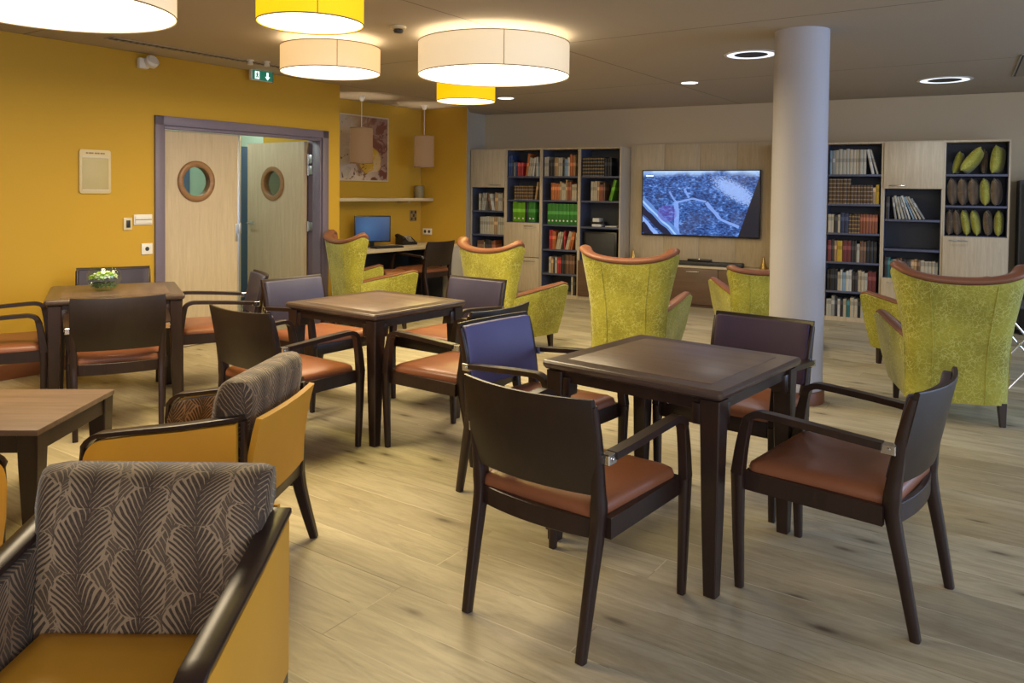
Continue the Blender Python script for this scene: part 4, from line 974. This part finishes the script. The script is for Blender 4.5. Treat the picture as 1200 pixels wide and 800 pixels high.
dup(c1, (-1.33, 5.39, 0), rz(.807, -.591), 'armchair with slate purple back at the far left of the middle table', G2, {'back_pad': 'slate'})
dup(c1, (-.421, 5.43, 0), rz(-.591, -.807), 'armchair with greyish purple back behind the middle table', G2, {'back_pad': 'purple'})
dup(c1, (-2.398, 4.735, 0), rz(-.466, .885), 'armchair seen from behind in front of the table with the glass bowl', G3).scale = (.955, 1, 1)
dup(c1, (-2.15, 5.70, 0), rz(-.885, -.466), 'armchair with slate back at the right of the table with the glass bowl', G3, {'back_pad': 'slate'})
dup(c1, (-3.00, 5.87, 0), rz(.466, -.885), 'armchair between the yellow wall and the table with the glass bowl', G3)
dup(c1, (-3.26, 4.90, 0), rz(.885, .466), 'armchair cut off by the left edge, arms toward the bowl table', G3)
dup(c1, (-1.13, 9.95, 0), rz(-.8246, .5657), 'dark wooden armchair pulled up to the alcove desk', 'chair at the desk')

# ------------------------------------------------------------------ square tables
def square_table(label, x, y, ang):
    r = thing('square_table', label, 'table', (x, y, 0), ang, 'square dining tables'); h = .3975
    b = B(); ol = rrect(-h, h, -h, h, .022, 4)
    b.cushion(ol, [(.026, .708), (.014, .714), (.004, .722), (0, .732), (0, .740), (.006, .7475), (.010, .7490), (.012, .7495), (.019, .7495)]); b.obj('table_edge', 'table_edge', r, angle=14)
    b = B(); q = h-.083; b.box(-q, q, -q, q, .7495, .7507, .0005); b.obj('table_top', 'table_top', r)
    b = B()
    for k in range(4): b.box(-h+.06, h-.06, -h+.035, -h+.055, .665, .708, mat=Matrix.Rotation(k*pi/2, 4, 'Z'))
    b.obj('apron', 'wenge', r)
    for sx in (-1, 1):
        for sy in (-1, 1):
            b = B(); cx = sx*(h-.055); cy = sy*(h-.055)
            b.sweep([(cx, cy, .708), (cx, cy, .60), (cx+sx*.003, cy+sy*.003, .30), (cx+sx*.006, cy+sy*.006, 0)], [(.078, .078), (.074, .074), (.062, .062), (.046, .046)], ch=.12)
            for (ax, ay) in ((-sx, 0), (0, -sy)):     # little bracket blocks under the apron
                x0, x1 = sorted((cx+ax*.036-(.010 if not ax else 0), cx+ax*.075+(.030 if not ax else 0))); 
                if ax: b.box(min(cx+ax*.036, cx+ax*.072), max(cx+ax*.036, cx+ax*.072), cy-.032, cy+.032, .612, .690, .006)
                else: b.box(cx-.032, cx+.032, min(cy+ay*.036, cy+ay*.072), max(cy+ay*.036, cy+ay*.072), .612, .690, .006)
            b.obj('leg', 'wenge', r)
    return r
t1_ = square_table('dark wooden square table at the front right', .685, 3.248, radians(50.3-90))
dup(t1_, (-.835, 4.844, 0), radians(53.7-90), 'dark wooden square table in the middle of the room')
dup(t1_, (-2.658, 5.225, 0), radians(27.8-90), 'dark wooden square table bearing the glass bowl by the yellow wall')
# coffee table
r = thing('coffee_table', 'low dark wooden table at the left edge between the yellow armchairs', 'table', (-2.27, 3.45, 0), radians(2))
b = B(); b.prism(rrect(-.345, .345, -.33, .33, .006, 2), .428, .452, 'z', bev=.003); b.obj('table_top', 'coffee_top', r)
b = B()
for sx, sy, lx, ly in ((0, -1, .62, 0), (0, 1, .62, 0), (1, 0, 0, .60), (-1, 0, 0, .60)):
    if lx: b.box(-.31, .31, sy*.305-.012, sy*.305+.012, .355, .428)
    else: b.box(sx*.32-.012, sx*.32+.012, -.295, .295, .355, .428)
b.obj('apron', 'wenge', r)
for sx in (-1, 1):
    for sy in (-1, 1):
        b = B(); b.sweep([(sx*.298, sy*.283, .428), (sx*.298, sy*.283, .30), (sx*.302, sy*.287, 0)], [(.085, .085), (.078, .078), (.055, .055)], ch=.1); b.obj('leg', 'wenge', r)
# bowl with flowers
r = thing('glass_bowl', 'round glass bowl of green and white flowers on the left table', 'bowl', (-2.72, 5.19, .751))
b = B(); b.lathe([(r_*.88, z_*.95) for r_, z_ in ((0, 0), (.06, 0), (.10, .028), (.122, .075), (.118, .125), (.092, .165), (.089, .165), (.114, .125), (.118, .075), (.097, .032), (.058, .005), (0, .005))], 40); b.obj('bowl_glass', 'bowl', r, angle=80)
fg = [plain('flower_green', (.36, .55, .06), .7, .25, 60), plain('flower_white', (.80, .84, .55), .7, .1, 60), plain('leaf_dark_green', (.03, .09, .02), .6, .3, 40)]
def blossom(par, name, x, y, z, rad, mat, petals=9):
    b = B()
    for k in range(petals):
        th = 2.399963*k; ph = math.acos(1-1.7*(k+.5)/petals) if petals > 1 else 0
        d = Vector((sin(ph)*cos(th), sin(ph)*sin(th), cos(ph))); sd = d.cross(Vector((0, 0, 1)) if abs(d.z) < .9 else Vector((1, 0, 0))).normalized(); up = d.cross(sd)
        c0 = Vector((x, y, z)); rr = rad
        ring = [c0+d*rr*.3+sd*rr*.12, c0+d*rr*.8+sd*rr*.42, c0+d*rr*1.05, c0+d*rr*.8-sd*rr*.42, c0+d*rr*.3-sd*rr*.12]
        ring2 = [p-up*rr*.16-d*rr*.05 for p in ring]
        b.loft([ring, ring2])
    return b.obj(name, mat, par, angle=30)
random.seed(3)
for k in range(26):
    a = 2.4*k; q = .074*sqrt((k+.5)/26); zz = .072+.042*(1-(q/.09)**2)
    blossom(r, 'blossom', q*cos(a), q*sin(a), zz, .022, fg[0] if k % 3 else fg[1])
for k in range(12):
    a = 2*pi*k/12; blossom(r, 'leaf_tuft', .055*cos(a), .055*sin(a), .036, .024, fg[2], 6)

# ------------------------------------------------------------------ yellow lounge armchairs
def lounge_chair(label, loc, rotz):
    r = thing('lounge_armchair', label, 'armchair', loc, rotz, 'yellow and brown armchairs')
    def side_outline(g=0.0, top=0.0):
        p = [(-.283+g, .255+g), (.262-g, .225+g)]
        p += [(.287-g, .36), (.292-g, .46)]
        R = .085
        for k in range(7):
            a = k*pi/2/6; p.append((.290-g-R+R*cos(a), .572-g-R+R*sin(a)))
        p += [(.10, .588-g), (-.08, .612-g), (-.283+g, .648-g)]
        return p
    for sx in (-1, 1):
        a, c_ = sorted((sx*.278, sx*.302))
        b = B(); b.prism(side_outline(.008), a, c_, 'x', bev=.004); b.obj('side_panel', 'yellow_leather', r, angle=40)
        a, c_ = sorted((sx*.240, sx*.2775))
        b = B(); b.prism(side_outline(.012), a, c_, 'x', bev=.006); b.obj('inner_panel', 'frond_yz', r, angle=40)
        R = .085
        pts = [(.284, .24), (.292, .36), (.296, .47)]+[(.294-R+R*cos(k*pi/2/6), .578-R+R*sin(k*pi/2/6)) for k in range(1, 7)]+[(.10, .594), (-.08, .618), (-.285, .654)]
        pts = [(sx*.276, y, z) for y, z in pts]
        n = len(pts); b = B(); b.sweep(pts, [(.030 if i < 4 else .056, .016) for i in range(n)], ch=.35); b.obj('arm_rail', 'wenge', r, angle=50)
        b = B(); b.sweep([(sx*.274, -.291, .262), (sx*.274, -.291, .48), (sx*.274, -.293, .645)], [(.030, .014), (.030, .014), (.030, .014)]); b.obj('back_post', 'wenge', r)
        b = B(); b.sweep([(sx*.276, .262, .26), (sx*.276, .262, .12), (sx*.276, .270, 0)], [(.046, .046), (.040, .040), (.028, .028)]); b.obj('leg', 'wenge', r)
        b = B(); b.sweep(smooth([(sx*.272, -.262, .335), (sx*.272, -.285, .20), (sx*.270, -.345, 0)], 4), [(lerp(.050, .028, i/8), lerp(.062, .030, i/8)) for i in range(9)]); b.obj('leg', 'wenge', r)
    b = B()
    for sx in (-1, 1): b.box(min(sx*.262, sx*.300), max(sx*.262, sx*.300), -.27, .245, .212, .262, .004)
    b.box(-.26, .26, -.292, -.262, .262, .325, .004); b.box(-.26, .26, .225, .255, .212, .262, .004); b.obj('seat_rail', 'wenge', r)
    # outer back
    def ring(x):
        bend = .018*(1-(x/.28)**2); ty = lambda z: -.290-bend-.05*((z-.33)/.33)**2
        return [Vector((x, ty(z)-.010, z)) for z in (.328, .42, .52, .60, .645)]+[Vector((x, ty(z)+.012, z)) for z in (.649, .60, .52, .42, .328)]
    b = B(); b.loft([ring(-.257+.514*k/10) for k in range(11)]); b.obj('back_panel', 'yellow_leather', r, angle=50)
    # seat cushion
    b = B(); b.cushion(rrect(-.238, .238, -.16, .272, .03, 4), [(.02, .262), (.004, .275), (0, .30), (0, .39), (.006, .415), (.02, .43), (.06, .440), (.12, .444)]); b.obj('seat_cushion', 'yellow_leather', r, angle=60)
    # back cushion: thick, rounded top, leaning slightly
    rings = []
    N = 16
    for k in range(N+1):
        x = -.268+.536*k/N; e = min(1.0, (1-abs(2*k/N-1))*7+.35); e = sqrt(min(1, e))
        zc = .575; hz = .200; prof = []
        for q in range(20):
            a = -pi/2+2*pi*q/20; sy = abs(cos(a))**.55*(1 if cos(a) > 0 else -1); sz = abs(sin(a))**.45*(1 if sin(a) > 0 else -1)
            z = zc+hz*sz*(.97+.03*e); y = -.195+.072*e*sy-.055*(max(0, z-.38)/.4)**1.4
            prof.append(Vector((x if z > .66 else max(-.2375, min(.2375, x)), y+.0, z)))
        rings.append(prof)
    b = B(); b.loft(rings); b.obj('back_cushion', 'frond_xz', r, angle=75)
    return r
l1 = lounge_chair('yellow armchair with palm-leaf back cushion, nearest the camera, facing it', (-.835, 1.60, 0), pi)
dup(l1, (-1.175, 2.955, 0), rz(-.995, .10), 'yellow armchair with palm-leaf cushion, turned left to the low table')
dup(l1, (-1.945, 2.24, 0), 0, 'yellow armchair mostly cut off by the left edge before the low table')

# ------------------------------------------------------------------ green wing chairs
def wing_chair(label, loc, rotz, low=False, group='green velvet armchairs'):
    r = thing('wing_armchair', label, 'armchair', loc, rotz, group)
    ze, zc = (.80, .745) if low else (1.035, .925)
    zb = .135
    def surf(u, z, off):
        f = (z-zb)/(ze-zb); fa = max(0, (z-.50)/(1.0-.50))
        hw = .300+.105*fa**1.1
        yb = -.305-.085*max(0, (z-.35)/.65)
        wing = (.10+.10*fa)*abs(u)**3.4
        x = hw*sin(u*pi/2*.93)/sin(pi/2*.93)
        y = yb+wing
        # normal estimate (towards the sitter)
        du = .01; x2 = hw*sin((u+du)*pi/2*.93)/sin(pi/2*.93); y2 = yb+(.10+.10*fa)*abs(u+du)**3.4
        t = Vector((x2-x, y2-y)).normalized(); n = Vector((-t.y, t.x))
        return Vector((x+n.x*off, y+n.y*off, z))
    def ztop(u):
        a = abs(u); z = zc+(ze-zc)*a**2.0
        if a > .86: z -= .055*((a-.86)/.14)**2.2
        return z
    N = 28
    us = [-1+2*k/N for k in range(N+1)]
    zs = [0, .2, .4, .6, .8, 1]
    b = B(); rings = []
    for u in us:
        zt = ztop(u)-.035; cols = [zb+(zt-zb)*q for q in zs]
        rings.append([surf(u, z, 0) for z in cols]+[surf(u, z, .05) for z in cols[::-1]])
    b.loft(rings); b.obj('back_shell', 'green', r, angle=50)
    b = B(); rings = []
    for u in us:
        zt = ztop(u)-.03; cols = [.36+(zt-.36)*q for q in zs]
        rings.append([surf(u*.985, z, .0505) for z in cols]+[surf(u*.985, z, .085) for z in cols[::-1]])
    b.loft(rings); b.obj('back_lining', 'tan_leather', r, angle=50)
    b = B(); rings = []
    for u in us:
        zt = ztop(u); w_ = 1 if abs(u) < .9 else max(.35, 1-(abs(u)-.9)*5.5)
        c = surf(u, zt-.012, .040); n = (surf(u, zt-.012, .08)-surf(u, zt-.012, .0)).normalized(); ring = []
        for q in range(12):
            a = 2*pi*q/12; ring.append(c+n*(cos(a)*.052*w_)+Vector((0, 0, sin(a)*.026)))
        rings.append(ring)
    b.loft(rings); b.obj('top_roll', 'tan_leather', r, angle=60)
    # seam on the back
    b = B(); b.tube([surf(-.36, zb+(ztop(-.36)-.05-zb)*q, -.0015) for q in zs], .0035, 6); b.tube([surf(.36, zb+(ztop(.36)-.05-zb)*q, -.0015) for q in zs], .0035, 6); b.obj('piping', 'green', r)
    # base
    b = B(); b.cushion(rrect(-.285, .285, -.27, .315, .05, 5), [(.02, .128), (.004, .135), (0, .15), (0, .30), (.01, .325), (.05, .332)]); b.obj('base', 'green', r, angle=50)
    b = B(); b.cushion(rrect(-.232, .232, -.20, .335, .04, 5), [(.015, .333), (.002, .342), (0, .36), (0, .42), (.01, .445), (.03, .458), (.08, .466)]); b.obj('seat_cushion', 'brown_leather', r, angle=60)
    for sx in (-1, 1):
        rings = []; cap = []
        ny = 14
        for k in range(ny+1):
            q = k/ny; y = -.235+.605*q
            zt = .515+.105*q**.8; fl = (.015+.085*q)
            if q > .93: zt -= .02
            zt2 = zt-.012
            xo0 = .292+.012*q; xo1 = xo0+fl; th = .075 if q < .95 else .065
            xm = lerp(xo0, xo1, .55)
            y_b = y if q < .9 else y-.03*(q-.9)/.1
            rings.append([Vector((sx*(xo0-th), y_b, .14)), Vector((sx*xo0, y_b, .14)), Vector((sx*xm, lerp(y_b, y, .5), .34)), Vector((sx*(xo1), y, zt2-.01)), Vector((sx*(xo1-.008), y, zt2)), Vector((sx*(xo1-th+.008), y, zt2)), Vector((sx*(xo1-th), y, zt2-.01)), Vector((sx*(xm-th), lerp(y_b, y, .5), .34))])
            hw = .046*(sin(pi*min(1, max(.0, .12+.80*q)))**.5)*.95
            cx = xo1-th/2
            cap.append([Vector((sx*(cx+hw*cos(a)), y+.004*q, zt2+.008+.015*sin(a))) for a in [2*pi*j/10 for j in range(10)]])
        b = B(); b.loft(rings); b.obj('arm', 'green', r, angle=45)
        b = B(); b.loft(cap); b.obj('arm_cap', 'tan_leather', r, angle=60)
    for sx in (-1, 1):
        for yy, dy in ((-.255, -.02), (.285, .01)):
            b = B(); b.sweep([(sx*.255, yy, .145), (sx*.258, yy+dy, 0)], [(.050, .050), (.032, .032)], ch=.15); b.obj('leg', 'wenge', r)
    return r
def gl(theta): return -radians(theta)
w1 = wing_chair('green velvet wing chair at the right, seen from behind, nearest the camera', (2.92, 5.18, 0), gl(17))
dup(w1, (-.02, 7.15, 0), gl(45), 'green velvet wing chair left of the bookcase, turned to the right')
dup(w1, (1.01, 6.33, 0), gl(22), 'green velvet wing chair seen from behind below the television')
dup(w1, (-1.50, 8.12, 0), gl(52), 'green velvet wing chair beside the purple door frame')
w2 = wing_chair('low-backed green velvet armchair half hidden behind the round column', (2.33, 7.32, 0), gl(4), True)
dup(w2, (3.50, 6.46, 0), gl(-16), 'low green velvet armchair hidden behind the nearest green wing chair')
# brown footstool beside the leftmost wing chair
r = thing('footstool', 'brown leather stool behind the wing chair near the desk', 'stool', (-1.36, 9.02, 0), radians(20))
b = B(); b.cushion(rrect(-.14, .14, -.16, .16, .03, 4), [(.01, .30), (0, .31), (0, .49), (.01, .51), (.04, .518)]); b.obj('seat', 'brown_leather', r, angle=60)
for sx in (-1, 1):
    for sy in (-1, 1):
        b = B(); b.sweep([(sx*.11, sy*.13, .30), (sx*.115, sy*.135, 0)], [(.036, .036), (.026, .026)]); b.obj('leg', 'wenge', r)
# tall dark cabinet and folded wire stand at the right edge
r = thing('equipment_cabinet', 'tall dark cabinet at the right edge beside the cushion shelves', 'cabinet', UW(.80, .02), A_B)
b = B(); b.box(0, .55, 0, .36, .05, 1.62, .01); b.obj('body', 'dark', r)
b = B(); b.box(.02, .53, -.012, -.001, .08, 1.58, .004); d = b.obj('door', 'black', r)
b = B(); b.tube([(.08, -.012, .9), (.08, -.035, .9), (.08, -.035, 1.1), (.08, -.012, 1.1)], .005); b.obj('handle', 'steel', d)
b = B()
for x in (.05, .50):
    for y in (.04, .32): b.lathe([(0, 0), (.02, 0), (.025, .05), (0, .05)], 12, (x, y))
b.obj('foot', 'black', r)
r = thing('wire_stand', 'folding metal wire stand behind the nearest green wing chair', 'stand', (3.86, 5.75, 0), radians(-10))
for y in (-.18, .18):
    b = B(); b.tube([(-.26, y, .008), (.26, y, .62)], .008); b.tube([(.26, y+.02, .008), (-.26, y+.02, .62)], .008); b.obj('frame', 'chrome', r)
b = B(); b.tube([(-.26, -.18, .628), (-.26, .20, .628)], .008); b.tube([(.26, -.18, .628), (.26, .20, .628)], .008); b.tube([(0, -.18, .315), (0, .20, .315)], .006); b.obj('crossbar', 'chrome', r)
b = B(); b.box(-.28, .28, -.20, .22, .636, .655, .006); b.obj('tray', 'dark', r)
